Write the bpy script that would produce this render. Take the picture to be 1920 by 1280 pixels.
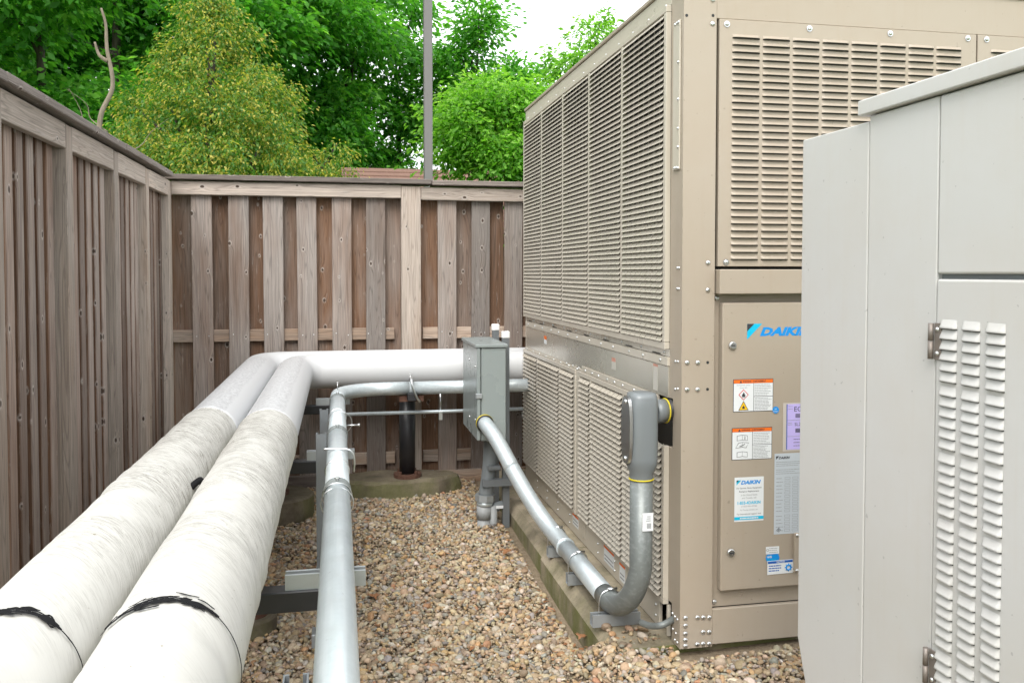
import bpy, bmesh, math, random
import numpy as np
from mathutils import Vector, Matrix, Euler
R = math.radians
random.seed(7); rng = np.random.default_rng(11)
for o in list(bpy.data.objects): bpy.data.objects.remove(o)
scene = bpy.context.scene
C = scene.collection

# ------------------------------------------------------------------ camera, sky, sun, exposure
cam_d = bpy.data.cameras.new('camera'); cam = bpy.data.objects.new('camera', cam_d); C.objects.link(cam)
cam.location = (0, 0, 1.6); cam.rotation_euler = (R(90 - 1.9), 0, R(-11.4))
cam_d.sensor_width = 36.0; cam_d.lens = 30.3; cam_d.shift_y = -0.0388
cam_d.clip_start = 0.05; cam_d.clip_end = 500
scene.camera = cam
world = bpy.data.worlds.new('World'); scene.world = world; world.use_nodes = True
wn = world.node_tree; wn.nodes.clear()
sky = wn.nodes.new('ShaderNodeTexSky'); sky.sky_type = 'NISHITA'; sky.sun_disc = False
sky.sun_elevation = R(46); sky.sun_rotation = R(200); sky.air_density = 1.0; sky.dust_density = 3.0
hsv = wn.nodes.new('ShaderNodeHueSaturation'); hsv.inputs['Saturation'].default_value = 0.25
cl = wn.nodes.new('ShaderNodeMix'); cl.data_type = 'RGBA'; cl.inputs[0].default_value = 0.85
cl.inputs[7].default_value = (9.6, 9.9, 10.2, 1)          # even white overcast
bg = wn.nodes.new('ShaderNodeBackground'); bg.inputs['Strength'].default_value = 0.10
wo = wn.nodes.new('ShaderNodeOutputWorld')
wn.links.new(sky.outputs[0], hsv.inputs['Color']); wn.links.new(hsv.outputs[0], cl.inputs[6])
wn.links.new(cl.outputs[2], bg.inputs['Color']); wn.links.new(bg.outputs[0], wo.inputs['Surface'])
sun_d = bpy.data.lights.new('sun', 'SUN'); sun_d.energy = 1.5; sun_d.angle = R(38); sun_d.color = (1.0, 0.96, 0.9)
sun = bpy.data.objects.new('sun', sun_d); C.objects.link(sun); sun.location = (-6, -6, 14)
sdir = Vector((math.sin(R(200)) * math.cos(R(46)), math.cos(R(200)) * math.cos(R(46)), math.sin(R(46))))
sun.rotation_euler = sdir.to_track_quat('Z', 'Y').to_euler()
vs = scene.view_settings
vs.view_transform = 'Standard'; vs.look = 'None'; vs.gamma = 1.0; vs.exposure = 1.10; vs.use_curve_mapping = False
scene.cycles.use_denoising = True
scene.cycles.max_bounces = 6; scene.cycles.diffuse_bounces = 2; scene.cycles.glossy_bounces = 3; scene.cycles.transmission_bounces = 3
scene.cycles.use_adaptive_sampling = True; scene.cycles.adaptive_threshold = 0.03
scene.cycles.caustics_reflective = False; scene.cycles.caustics_refractive = False

# ------------------------------------------------------------------ mesh helpers
class MB:
    def __init__(s): s.V = []; s.F = []; s.S = []
    def add(s, v, f, smooth=False):
        n = len(s.V); s.V.extend([tuple(p) for p in v]); s.F.extend([tuple(i + n for i in q) for q in f]); s.S.extend([smooth] * len(f)); return s
    def box(s, x0, x1, y0, y1, z0, z1):
        v = [(x, y, z) for x in (x0, x1) for y in (y0, y1) for z in (z0, z1)]
        return s.add(v, [(0,1,3,2),(4,6,7,5),(0,4,5,1),(2,3,7,6),(0,2,6,4),(1,5,7,3)])
    def cbox(s, x0, x1, y0, y1, z0, z1, c=0.003):
        cn = ((x0+x1)/2, (y0+y1)/2, (z0+z1)/2); h = (abs(x1-x0)/2, abs(y1-y0)/2, abs(z1-z0)/2); c = min(c, *(0.45*k for k in h))
        v = []; ix = {}
        for a in (-1,1):
            for b in (-1,1):
                for d in (-1,1):
                    sg = (a,b,d)
                    for ax in range(3):
                        ix[(a,b,d,ax)] = len(v)
                        v.append(tuple(cn[k] + sg[k]*(h[k] if k == ax else h[k]-c) for k in range(3)))
        f = []
        for ax in range(3):
            i, j = (ax+1)%3, (ax+2)%3
            for sg in (-1,1):
                q = []
                for (p, r) in ((-1,-1),(1,-1),(1,1),(-1,1)):
                    t = [0,0,0]; t[ax]=sg; t[i]=p; t[j]=r; q.append(ix[(*t, ax)])
                f.append(q)
            for p in (-1,1):
                for r in (-1,1):
                    t0=[0,0,0]; t0[ax]=-1; t0[i]=p; t0[j]=r; t1=list(t0); t1[ax]=1
                    f.append([ix[(*t0,i)], ix[(*t0,j)], ix[(*t1,j)], ix[(*t1,i)]])
        for a in (-1,1):
            for b in (-1,1):
                for d in (-1,1): f.append([ix[(a,b,d,0)], ix[(a,b,d,1)], ix[(a,b,d,2)]])
        out = []
        for q in f:
            P = [Vector(v[i]) for i in q]; n = (P[1]-P[0]).cross(P[2]-P[0]); m = sum(P, Vector())/len(P) - Vector(cn)
            out.append(q if n.dot(m) > 0 else q[::-1])
        return s.add(v, out)
    def prism(s, poly, axis, a0, a1):
        # poly: 2-D points in the two other axes (cyclic order after axis), extruded along axis
        n = len(poly); v = []
        for a in (a0, a1):
            for p in poly:
                t = [0,0,0]; t[axis] = a; t[(axis+1)%3] = p[0]; t[(axis+2)%3] = p[1]; v.append(tuple(t))
        ar = sum(poly[i][0]*poly[(i+1)%n][1]-poly[(i+1)%n][0]*poly[i][1] for i in range(n))
        f = [list(range(n))[::-1], list(range(n, 2*n))] + [[i, (i+1)%n, n+(i+1)%n, n+i] for i in range(n)]
        if (ar < 0) != (a1 < a0): f = [q[::-1] for q in f]
        return s.add(v, f)
    def tube(s, pts, r, n=12, caps=True, smooth=True):
        P = [Vector(p) for p in pts]; m = len(P); rr = r if isinstance(r, (list, tuple)) else [r]*m
        T = [(P[min(i+1,m-1)]-P[max(i-1,0)]).normalized() for i in range(m)]
        u = T[0].orthogonal().normalized(); v = []
        for i in range(m):
            if i: u = (u - T[i]*u.dot(T[i])).normalized()
            w = T[i].cross(u)
            for k in range(n):
                a = 2*math.pi*k/n; v.append(P[i] + (u*math.cos(a) + w*math.sin(a))*rr[i])
        f = [[i*n+k, i*n+(k+1)%n, (i+1)*n+(k+1)%n, (i+1)*n+k] for i in range(m-1) for k in range(n)]
        s.add(v, f, smooth)
        if caps:
            b = len(s.V)-m*n
            s.F.append(tuple(b+k for k in range(n))[::-1]); s.F.append(tuple(b+(m-1)*n+k for k in range(n))); s.S += [False, False]
        return s
    def cyl(s, p0, p1, r, n=16, caps=True): return s.tube([p0, p1], r, n, caps)
    def ring(s, c, axis, R_, r, n=24, m=8):
        a = Vector(axis).normalized(); u = a.orthogonal().normalized(); w = a.cross(u); v = []; c = Vector(c)
        for i in range(n):
            t = 2*math.pi*i/n; d = u*math.cos(t)+w*math.sin(t)
            for k in range(m):
                q = 2*math.pi*k/m; v.append(c + d*(R_+r*math.cos(q)) + a*r*math.sin(q))
        return s.add(v, [[i*m+k, ((i+1)%n)*m+k, ((i+1)%n)*m+(k+1)%m, i*m+(k+1)%m] for i in range(n) for k in range(m)], True)
    def dome(s, c, nrm, r, h, n=10):
        a = Vector(nrm).normalized(); u = a.orthogonal().normalized(); w = a.cross(u); c = Vector(c); v = []
        prof = [(1,0),(0.97,0.45),(0.7,0.85),(0.3,1.0)]
        for (q, z) in prof:
            for k in range(n):
                t = 2*math.pi*k/n; v.append(c + (u*math.cos(t)+w*math.sin(t))*r*q + a*h*z)
        f = [[i*n+k, i*n+(k+1)%n, (i+1)*n+(k+1)%n, (i+1)*n+k] for i in range(3) for k in range(n)]
        s.add(v, f, True); b = len(s.V)-4*n; s.F.append(tuple(b+3*n+k for k in range(n))); s.S.append(True); return s
    def disc(s, c, nrm, r, n=20):
        a = Vector(nrm).normalized(); u = a.orthogonal().normalized(); w = a.cross(u); c = Vector(c)
        return s.add([c+(u*math.cos(2*math.pi*k/n)+w*math.sin(2*math.pi*k/n))*r for k in range(n)], [list(range(n))])
    def mesh(s, name, mat):
        me = bpy.data.meshes.new(name); me.from_pydata(s.V, [], s.F); me.materials.append(mat)
        me.polygons.foreach_set('use_smooth', s.S); me.update(); return me
    def build(s, name, mat, parent=None, loc=(0,0,0)):
        return place(name, s.mesh(name, mat), parent, loc)
def place(name, me, parent=None, loc=(0,0,0), rot=(0,0,0)):
    o = bpy.data.objects.new(name, me); C.objects.link(o); o.location = loc; o.rotation_euler = rot
    if parent is not None: o.parent = parent
    return o
def tag(o, label, cat, group=None):
    o['label'] = label; o['category'] = cat
    if group: o['group'] = group
    return o
def thing(name, label, cat, loc=(0,0,0), group=None, rz=0):
    o = bpy.data.objects.new(name, None); C.objects.link(o); o.location = loc; o.rotation_euler = (0,0,rz); o.empty_display_size = 0.1
    return tag(o, label, cat, group)
def bez(pts, n=8):
    # Catmull-Rom through points
    P = [Vector(p) for p in pts]; out = []
    for i in range(len(P)-1):
        p0 = P[max(i-1,0)]; p1 = P[i]; p2 = P[i+1]; p3 = P[min(i+2,len(P)-1)]
        for k in range(n):
            t = k/n
            out.append(0.5*((2*p1)+(p2-p0)*t+(2*p0-5*p1+4*p2-p3)*t*t+(3*p1-p0-3*p2+p3)*t**3))
    out.append(P[-1]); return out

# ------------------------------------------------------------------ material helpers
def nd(nt, typ, ins=None, **props):
    n = nt.nodes.new(typ)
    for k, v in props.items(): setattr(n, k, v)
    for k, v in (ins or {}).items():
        if isinstance(v, bpy.types.NodeSocket): nt.links.new(v, n.inputs[k])
        else: n.inputs[k].default_value = v
    return n
def mth(nt, op, a, b=0.0, c=0.0): return nd(nt, 'ShaderNodeMath', {0: a, 1: b, 2: c}, operation=op).outputs[0]
def mixc(nt, f, a, b, bt='MIX'): return nd(nt, 'ShaderNodeMix', {0: f, 6: a, 7: b}, data_type='RGBA', blend_type=bt).outputs[2]
def rng_(nt, v, a, b, c=0.0, d=1.0): return nd(nt, 'ShaderNodeMapRange', {0: v, 1: a, 2: b, 3: c, 4: d}).outputs[0]
def noise(nt, vec, scale, detail=3, rough=0.55, dist=0.0):
    return nd(nt, 'ShaderNodeTexNoise', {'Vector': vec, 'Scale': scale, 'Detail': detail, 'Roughness': rough, 'Distortion': dist}).outputs[0]
def vmul(nt, v, t): return nd(nt, 'ShaderNodeVectorMath', {0: v, 1: t}, operation='MULTIPLY').outputs[0]
def vadd(nt, v, t): return nd(nt, 'ShaderNodeVectorMath', {0: v, 1: t}, operation='ADD').outputs[0]
def c4(c): return (c[0], c[1], c[2], 1)
def newmat(name, color=(0.5,0.5,0.5), rough=0.5, metal=0.0, spec=0.5):
    m = bpy.data.materials.new(name); m.use_nodes = True; nt = m.node_tree; b = nt.nodes['Principled BSDF']
    b.inputs['Base Color'].default_value = c4(color); b.inputs['Roughness'].default_value = rough; b.inputs['Metallic'].default_value = metal
    b.inputs['Specular IOR Level'].default_value = spec
    return m, nt, b
def bump(nt, b, h, strength=0.3, dist=0.002):
    n = nd(nt, 'ShaderNodeBump', {'Strength': strength, 'Distance': dist, 'Height': h}); nt.links.new(n.outputs[0], b.inputs['Normal'])
def painted(name, color, rough=0.4, metal=0.0, dirt=(0.35,0.3,0.24), amt=0.12, scale=3.0, spec=0.5, peel=0.04, specks=0.0, wavy=0.0):
    m, nt, b = newmat(name, color, rough, metal, spec)
    g = nd(nt, 'ShaderNodeNewGeometry').outputs['Position']
    n1 = noise(nt, g, scale, 5, 0.65); n2 = noise(nt, vmul(nt, g, (40, 40, 2.2)), 1.0, 3)
    f = mth(nt, 'MULTIPLY', rng_(nt, n1, 0.42, 0.75), amt)
    f2 = mth(nt, 'ADD', f, mth(nt, 'MULTIPLY', rng_(nt, n2, 0.55, 0.8), amt*0.5))
    nt.links.new(mixc(nt, f2, c4(color), c4(tuple(color[i]*dirt[i]/0.4 for i in range(3)))), b.inputs['Base Color'])
    nt.links.new(rng_(nt, n1, 0.2, 0.8, rough-0.06, rough+0.1), b.inputs['Roughness'])
    if specks:
        sk = mth(nt, 'MULTIPLY', rng_(nt, noise(nt, g, 55, 2, 0.5), 0.735, 0.765), specks)
        src = b.inputs['Base Color'].links[0].from_socket; nt.links.new(mixc(nt, sk, src, c4(tuple(c*0.35 for c in color))), b.inputs['Base Color'])
    hb = noise(nt, g, 260, 2)
    if wavy: hb = mth(nt, 'ADD', mth(nt, 'MULTIPLY', hb, peel), mth(nt, 'MULTIPLY', noise(nt, g, 2.6, 1), 9.0)); bump(nt, b, hb, wavy, 0.001)
    else: bump(nt, b, hb, peel, 0.001)
    return m
def flat(name, color, rough=0.5, metal=0.0): return newmat(name, color, rough, metal)[0]

def wood_mat(name, grey, brown, gloss=0.75, edge_brown=0.0):
    m, nt, b = newmat(name, grey, gloss, 0, 0.25)
    tc = nd(nt, 'ShaderNodeTexCoord').outputs['Object']; oi = nd(nt, 'ShaderNodeObjectInfo').outputs['Random']
    off = nd(nt, 'ShaderNodeCombineXYZ', {0: mth(nt, 'MULTIPLY', oi, 37.0), 1: mth(nt, 'MULTIPLY', oi, 11.0), 2: mth(nt, 'MULTIPLY', oi, 91.0)}).outputs[0]
    P = vadd(nt, tc, off)
    ps = nd(nt, 'ShaderNodeSeparateXYZ', {0: P})
    kv = nd(nt, 'ShaderNodeCombineXYZ', {0: mth(nt, 'MULTIPLY', mth(nt, 'ADD', ps.outputs[0], mth(nt, 'MULTIPLY', ps.outputs[1], 1.3)), 8.0), 1: mth(nt, 'MULTIPLY', ps.outputs[2], 5.2), 2: 0.0}).outputs[0]
    vor = nd(nt, 'ShaderNodeTexVoronoi', {'Vector': kv, 'Scale': 1.0, 'Randomness': 0.95}, feature='F1', voronoi_dimensions='2D')
    kd = vor.outputs['Distance']; kr = nd(nt, 'ShaderNodeSeparateColor', {0: vor.outputs['Color']})
    ksz = rng_(nt, kr.outputs[0], 0.5, 1.0, 0.0, 0.075)               # many cells have no knot
    kk = mth(nt, 'SUBTRACT', kd, ksz)
    defl = mth(nt, 'MULTIPLY', mth(nt, 'POWER', rng_(nt, kd, 0.0, 0.42, 1.0, 0.0), 2.0), mth(nt, 'MULTIPLY', ksz, 0.45))
    Pd = vadd(nt, P, nd(nt, 'ShaderNodeCombineXYZ', {0: defl, 1: 0.0, 2: 0.0}).outputs[0])
    fib = noise(nt, vmul(nt, Pd, (150, 150, 2.6)), 1.0, 4, 0.6)
    fine = noise(nt, vmul(nt, Pd, (420, 420, 7)), 1.0, 2, 0.6)
    fig = noise(nt, vmul(nt, Pd, (11, 11, 0.55)), 1.0, 2, 0.5)
    ringl = mth(nt, 'ABSOLUTE', mth(nt, 'SINE', mth(nt, 'MULTIPLY', fig, 62.0)))
    low = noise(nt, vmul(nt, P, (6, 6, 0.9)), 1.0, 3, 0.6)
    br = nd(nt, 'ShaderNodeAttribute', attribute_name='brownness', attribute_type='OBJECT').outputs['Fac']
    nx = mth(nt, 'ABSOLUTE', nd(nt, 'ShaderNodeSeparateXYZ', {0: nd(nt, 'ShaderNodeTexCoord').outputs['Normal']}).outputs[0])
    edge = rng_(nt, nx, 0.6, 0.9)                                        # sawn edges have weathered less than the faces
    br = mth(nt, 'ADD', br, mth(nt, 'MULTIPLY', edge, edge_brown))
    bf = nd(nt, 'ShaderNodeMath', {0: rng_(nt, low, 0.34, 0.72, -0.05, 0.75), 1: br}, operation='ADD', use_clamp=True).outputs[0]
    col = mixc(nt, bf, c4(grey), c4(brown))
    v1 = rng_(nt, fib, 0.25, 0.75, 0.66, 1.22); v2 = rng_(nt, ringl, 0.0, 0.5, 0.74, 1.04); v3 = rng_(nt, fine, 0.3, 0.7, 0.86, 1.1)
    v4 = rng_(nt, oi, 0, 1, 0.70, 1.28)
    val = mth(nt, 'MULTIPLY', mth(nt, 'MULTIPLY', v1, v2), mth(nt, 'MULTIPLY', v3, v4))
    col = mixc(nt, 1.0, col, nd(nt, 'ShaderNodeCombineColor', {0: val, 1: val, 2: val}).outputs[0], 'MULTIPLY')
    # bleached patches where the surface has worn, then knots with pale halo and dark heart
    wear = rng_(nt, noise(nt, vmul(nt, P, (60, 60, 5)), 1.0, 4, 0.7), 0.62, 0.72)
    col = mixc(nt, mth(nt, 'MULTIPLY', wear, 0.4), col, (0.48, 0.45, 0.42, 1))
    has = rng_(nt, ksz, 0.0, 0.02)
    halo = mth(nt, 'MULTIPLY', rng_(nt, kk, 0.075, 0.02), has)
    halo = mth(nt, 'MULTIPLY', halo, rng_(nt, noise(nt, P, 55, 3), 0.3, 0.6, 0.1, 0.75))
    col = mixc(nt, halo, col, (0.46, 0.42, 0.38, 1))
    heart = mth(nt, 'MULTIPLY', rng_(nt, kk, 0.012, -0.008), has)
    col = mixc(nt, heart, col, (0.075, 0.052, 0.04, 1))
    nt.links.new(col, b.inputs['Base Color'])
    h = mth(nt, 'ADD', mth(nt, 'ADD', fib, mth(nt, 'MULTIPLY', ringl, 0.25)), mth(nt, 'MULTIPLY', heart, -0.8))
    bump(nt, b, h, 0.55, 0.0025)
    return m

M = {}
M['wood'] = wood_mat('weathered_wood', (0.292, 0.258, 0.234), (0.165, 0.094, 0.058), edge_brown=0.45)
M['wood_run'] = wood_mat('weathered_picket_wood', (0.375, 0.315, 0.275), (0.15, 0.082, 0.05), edge_brown=1.0)
M['rail_wood'] = wood_mat('rail_wood', (0.44, 0.375, 0.322), (0.32, 0.205, 0.13))
M['cap_wood'] = wood_mat('cap_wood', (0.215, 0.185, 0.165), (0.11, 0.085, 0.068))
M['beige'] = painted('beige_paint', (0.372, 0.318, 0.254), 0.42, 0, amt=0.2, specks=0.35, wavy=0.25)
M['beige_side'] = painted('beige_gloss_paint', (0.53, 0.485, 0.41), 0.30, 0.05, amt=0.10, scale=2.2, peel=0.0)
M['beige_band'] = painted('beige_glossy_sheet', (0.60, 0.565, 0.49), 0.22, 0.65, amt=0.12, scale=2.0, peel=0.02)
M['dark_gap'] = flat('black_opening_shade', (0.022, 0.023, 0.023), 0.6)  # near-black colour stands in for the shade inside slots and holes
M['offwhite'] = painted('light_grey_paint', (0.54, 0.532, 0.518), 0.36, 0, amt=0.22, scale=2.5, specks=0.4, wavy=0.25)
M['grey_box'] = painted('grey_enclosure_paint', (0.26, 0.295, 0.29), 0.28, 0, amt=0.08)
M['lb_grey'] = painted('grey_fitting_paint', (0.19, 0.21, 0.22), 0.36, 0.1, amt=0.12)
M['zinc'] = painted('bright_zinc_screw', (0.72, 0.74, 0.75), 0.28, 1.0, amt=0.1)
M['strut'] = painted('galvanised_strut', (0.40, 0.43, 0.45), 0.42, 0.6, amt=0.25, scale=8)
M['strut_grey'] = painted('dull_grey_strut', (0.17, 0.185, 0.195), 0.5, 0.35, amt=0.2, scale=8)
M['black_steel'] = painted('black_painted_steel', (0.016, 0.017, 0.02), 0.4, 0, amt=0.2, dirt=(1.2,0.8,0.6), scale=14)
M['rust'] = painted('rusty_flange', (0.105, 0.05, 0.032), 0.8, 0.0, amt=0.6, scale=20, dirt=(0.2,0.15,0.12))
M['bronze'] = painted('bronze_pole_paint', (0.15, 0.142, 0.142), 0.5, 0, amt=0.1)
M['black'] = flat('black_rubber', (0.02, 0.02, 0.021), 0.5)
M['white_cap'] = flat('white_plastic_cap', (0.78, 0.78, 0.76), 0.45)
M['yellow'] = flat('yellow_plastic', (0.62, 0.5, 0.02), 0.5)
M['pvc'] = painted('grey_pvc', (0.30, 0.315, 0.32), 0.5, 0, amt=0.15)
M['hinge'] = painted('worn_steel_hinge', (0.24, 0.21, 0.19), 0.5, 0.5, amt=0.4, scale=20)

def galv_mat(name, color, rough, metal, k=1.0):
    m, nt, b = newmat(name, color, rough, metal)
    tc = nd(nt, 'ShaderNodeNewGeometry').outputs['Position']
    n1 = noise(nt, tc, 9, 5, 0.65); n2 = noise(nt, vmul(nt, tc, (60, 1.5, 60)), 1.0, 3); n3 = noise(nt, tc, 60, 3)
    col = mixc(nt, rng_(nt, n1, 0.35, 0.7), c4(color), c4(tuple(c*(1-.18*k) for c in color)))
    col = mixc(nt, mth(nt, 'MULTIPLY', rng_(nt, n2, 0.5, 0.75), 0.35*k), col, c4((0.88, 0.92, 0.93)))
    col = mixc(nt, mth(nt, 'MULTIPLY', rng_(nt, n3, 0.68, 0.78), 0.5), col, c4((0.2, 0.2, 0.2)))
    nt.links.new(col, b.inputs['Base Color']); nt.links.new(rng_(nt, n1, 0.3, 0.7, rough-0.08, rough+0.12), b.inputs['Roughness'])
    bump(nt, b, n1, 0.08, 0.003); return m
M['galv'] = galv_mat('galvanised_conduit', (0.66, 0.73, 0.755), 0.38, 0.5)
M['galv_dull'] = galv_mat('dull_galvanised_elbow', (0.19, 0.208, 0.203), 0.42, 0.35, 0.28)

def jacket_mat():
    m, nt, b = newmat('white_canvas_jacket', (0.78, 0.775, 0.74), 0.6, 0, 0.3)
    tc = nd(nt, 'ShaderNodeTexCoord').outputs['Object']; oi = nd(nt, 'ShaderNodeObjectInfo').outputs['Random']
    sp = nd(nt, 'ShaderNodeSeparateXYZ', {0: tc})
    th = mth(nt, 'ARCTAN2', sp.outputs[0], sp.outputs[2])                       # 0 on top
    yy = mth(nt, 'ADD', sp.outputs[1], mth(nt, 'MULTIPLY', th, 0.10))           # wraps run slightly helical
    q = nd(nt, 'ShaderNodeCombineXYZ', {0: mth(nt, 'MULTIPLY', th, 1.1), 1: mth(nt, 'MULTIPLY', yy, 75.0), 2: mth(nt, 'MULTIPLY', oi, 40.0)}).outputs[0]
    st = noise(nt, q, 1.0, 5, 0.7)
    q2 = nd(nt, 'ShaderNodeCombineXYZ', {0: mth(nt, 'MULTIPLY', th, 3.2), 1: mth(nt, 'MULTIPLY', yy, 230.0), 2: mth(nt, 'MULTIPLY', oi, 70.0)}).outputs[0]
    st2 = noise(nt, q2, 1.0, 4, 0.7)
    big = noise(nt, tc, 3.2, 4, 0.6)
    far = rng_(nt, sp.outputs[1], 1.5, 2.5, 0.22, 1.0)                          # the older far lengths carry more mildew
    fade = rng_(nt, big, 0.36, 0.55)
    side = rng_(nt, mth(nt, 'ABSOLUTE', th), 1.5, 2.0, 1.0, 0.35)
    msk = mth(nt, 'MULTIPLY', mth(nt, 'MULTIPLY', far, fade), side)
    d1 = mth(nt, 'MULTIPLY', rng_(nt, st, 0.44, 0.60), msk); d2 = mth(nt, 'MULTIPLY', rng_(nt, st2, 0.50, 0.60), msk)
    col = mixc(nt, mth(nt, 'MULTIPLY', d1, 0.42), (0.53, 0.52, 0.485, 1), (0.20, 0.185, 0.16, 1))
    col = mixc(nt, mth(nt, 'MULTIPLY', d2, 0.82), col, (0.15, 0.138, 0.115, 1))
    spots = mth(nt, 'MULTIPLY', rng_(nt, noise(nt, vmul(nt, tc, (90, 90, 90)), 1.0, 2), 0.70, 0.76), rng_(nt, noise(nt, tc, 5, 2), 0.5, 0.6))
    col = mixc(nt, spots, col, (0.14, 0.11, 0.05, 1))
    # yellow-green algae low on the sides
    low = mth(nt, 'MULTIPLY', rng_(nt, mth(nt, 'ABSOLUTE', th), 1.15, 2.3), rng_(nt, noise(nt, vmul(nt, tc, (3, 2, 3)), 1.0, 3), 0.35, 0.65))
    col = mixc(nt, mth(nt, 'MULTIPLY', low, 0.55), col, (0.52, 0.50, 0.24, 1))
    nt.links.new(col, b.inputs['Base Color'])
    h = mth(nt, 'ADD', mth(nt, 'MULTIPLY', st, 0.35), mth(nt, 'MULTIPLY', noise(nt, tc, 6, 3), 0.8))
    bump(nt, b, h, 0.2, 0.005); return m
M['jacket'] = jacket_mat()
def cover_mat():
    m, nt, b = newmat('white_pvc_cover', (0.84, 0.85, 0.86), 0.42, 0, 0.4)
    tc = nd(nt, 'ShaderNodeTexCoord').outputs['Object']; sp = nd(nt, 'ShaderNodeSeparateXYZ', {0: tc})
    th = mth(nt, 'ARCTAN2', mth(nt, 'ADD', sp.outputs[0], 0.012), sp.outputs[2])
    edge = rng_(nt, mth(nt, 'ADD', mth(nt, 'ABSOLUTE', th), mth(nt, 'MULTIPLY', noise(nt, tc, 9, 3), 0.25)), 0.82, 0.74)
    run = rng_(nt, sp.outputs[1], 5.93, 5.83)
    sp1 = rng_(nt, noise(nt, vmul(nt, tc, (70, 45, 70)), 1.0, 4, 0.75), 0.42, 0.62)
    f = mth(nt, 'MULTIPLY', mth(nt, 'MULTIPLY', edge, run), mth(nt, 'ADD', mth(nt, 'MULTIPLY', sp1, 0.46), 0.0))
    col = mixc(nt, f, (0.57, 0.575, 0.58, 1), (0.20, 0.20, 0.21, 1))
    nt.links.new(col, b.inputs['Base Color']); bump(nt, b, noise(nt, tc, 12, 3), 0.15, 0.003); return m
M['cover'] = cover_mat()
def concrete_mat(name, base, green):
    m, nt, b = newmat(name, base, 0.85, 0, 0.2)
    g = nd(nt, 'ShaderNodeNewGeometry').outputs['Position']; nz = nd(nt, 'ShaderNodeSeparateXYZ', {0: nd(nt, 'ShaderNodeNewGeometry').outputs['Normal']}).outputs[2]
    n1 = noise(nt, g, 5, 5, 0.65); n2 = noise(nt, g, 60, 4, 0.7); n3 = noise(nt, vmul(nt, g, (4, 4, 1.5)), 1.0, 4, 0.6)
    col = mixc(nt, rng_(nt, n1, 0.35, 0.65), c4(base), c4(tuple(c*0.45 for c in base)))
    col = mixc(nt, mth(nt, 'MULTIPLY', rng_(nt, n2, 0.5, 0.7), 0.5), col, c4(tuple(c*0.5 for c in base)))
    gf = mth(nt, 'MULTIPLY', rng_(nt, n3, 0.38, 0.58), rng_(nt, nz, 0.75, 0.2, 0.18, 0.95))
    col = mixc(nt, mth(nt, 'MULTIPLY', gf, green), col, (0.13, 0.155, 0.03, 1))
    nt.links.new(col, b.inputs['Base Color']); bump(nt, b, mth(nt, 'ADD', n1, n2), 0.5, 0.006); return m
M['concrete'] = concrete_mat('mossy_concrete', (0.42, 0.355, 0.265), 0.75)
M['footing'] = concrete_mat('damp_concrete', (0.20, 0.168, 0.122), 0.4)
def stone_mat():
    m, nt, b = newmat('river_pebble', (0.4, 0.33, 0.25), 0.6, 0, 0.35)
    a = nd(nt, 'ShaderNodeAttribute', attribute_name='col').outputs['Color']; g = nd(nt, 'ShaderNodeNewGeometry').outputs['Position']
    n = noise(nt, g, 140, 4, 0.65)
    nt.links.new(mixc(nt, rng_(nt, n, 0.35, 0.75, 0.0, 0.6), a, mixc(nt, 1.0, a, (0.55, 0.5, 0.45, 1), 'MULTIPLY')), b.inputs['Base Color'])
    bump(nt, b, n, 0.3, 0.002); return m
M['stone'] = stone_mat()
def ground_mat(name, c1, c2, scale):
    m, nt, b = newmat(name, c1, 0.95, 0, 0.1); g = nd(nt, 'ShaderNodeNewGeometry').outputs['Position']
    n = noise(nt, g, scale, 6, 0.7); nt.links.new(mixc(nt, rng_(nt, n, 0.3, 0.7), c4(c1), c4(c2)), b.inputs['Base Color']); bump(nt, b, n, 0.6, 0.02); return m
M['soil'] = ground_mat('sandy_soil', (0.20, 0.155, 0.105), (0.30, 0.24, 0.17), 40)
M['coil'] = flat('dark_grey_coil', (0.05, 0.048, 0.045), 0.6)
M['grass'] = ground_mat('mown_grass', (0.05, 0.12, 0.02), (0.10, 0.19, 0.035), 12)
def leaf_mat(name, dark, mid, light, trans=0.38):
    m, nt, b = newmat(name, mid, 0.5, 0, 0.35)
    a = nd(nt, 'ShaderNodeAttribute', attribute_name='tint').outputs['Fac']
    rp = nd(nt, 'ShaderNodeValToRGB', {0: a}); e = rp.color_ramp.elements
    e[0].position = 0.0; e[0].color = c4(dark); e[1].position = 1.0; e[1].color = c4(light); k = e.new(0.5); k.color = c4(mid)
    nt.links.new(rp.outputs[0], b.inputs['Base Color'])
    t = nd(nt, 'ShaderNodeBsdfTranslucent', {0: mixc(nt, 1.0, rp.outputs[0], (1.5, 1.7, 0.7, 1), 'MULTIPLY')})
    mx = nd(nt, 'ShaderNodeMixShader', {0: trans, 1: b.outputs[0], 2: t.outputs[0]})
    nt.links.new(mx.outputs[0], nt.nodes['Material Output'].inputs['Surface']); return m
M['leaf_dark'] = leaf_mat('deep_green_leaf', (0.036, 0.155, 0.042), (0.08, 0.29, 0.06), (0.17, 0.44, 0.085), 0.52)
M['leaf_mid'] = leaf_mat('green_leaf', (0.04, 0.165, 0.022), (0.10, 0.33, 0.04), (0.24, 0.51, 0.08), 0.5)
M['leaf_light'] = leaf_mat('bright_green_leaf', (0.085, 0.24, 0.028), (0.20, 0.43, 0.055), (0.38, 0.60, 0.14), 0.5)
M['leaf_gold'] = leaf_mat('golden_flowering_leaf', (0.06, 0.19, 0.04), (0.18, 0.28, 0.05), (0.55, 0.46, 0.10), 0.45)
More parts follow.
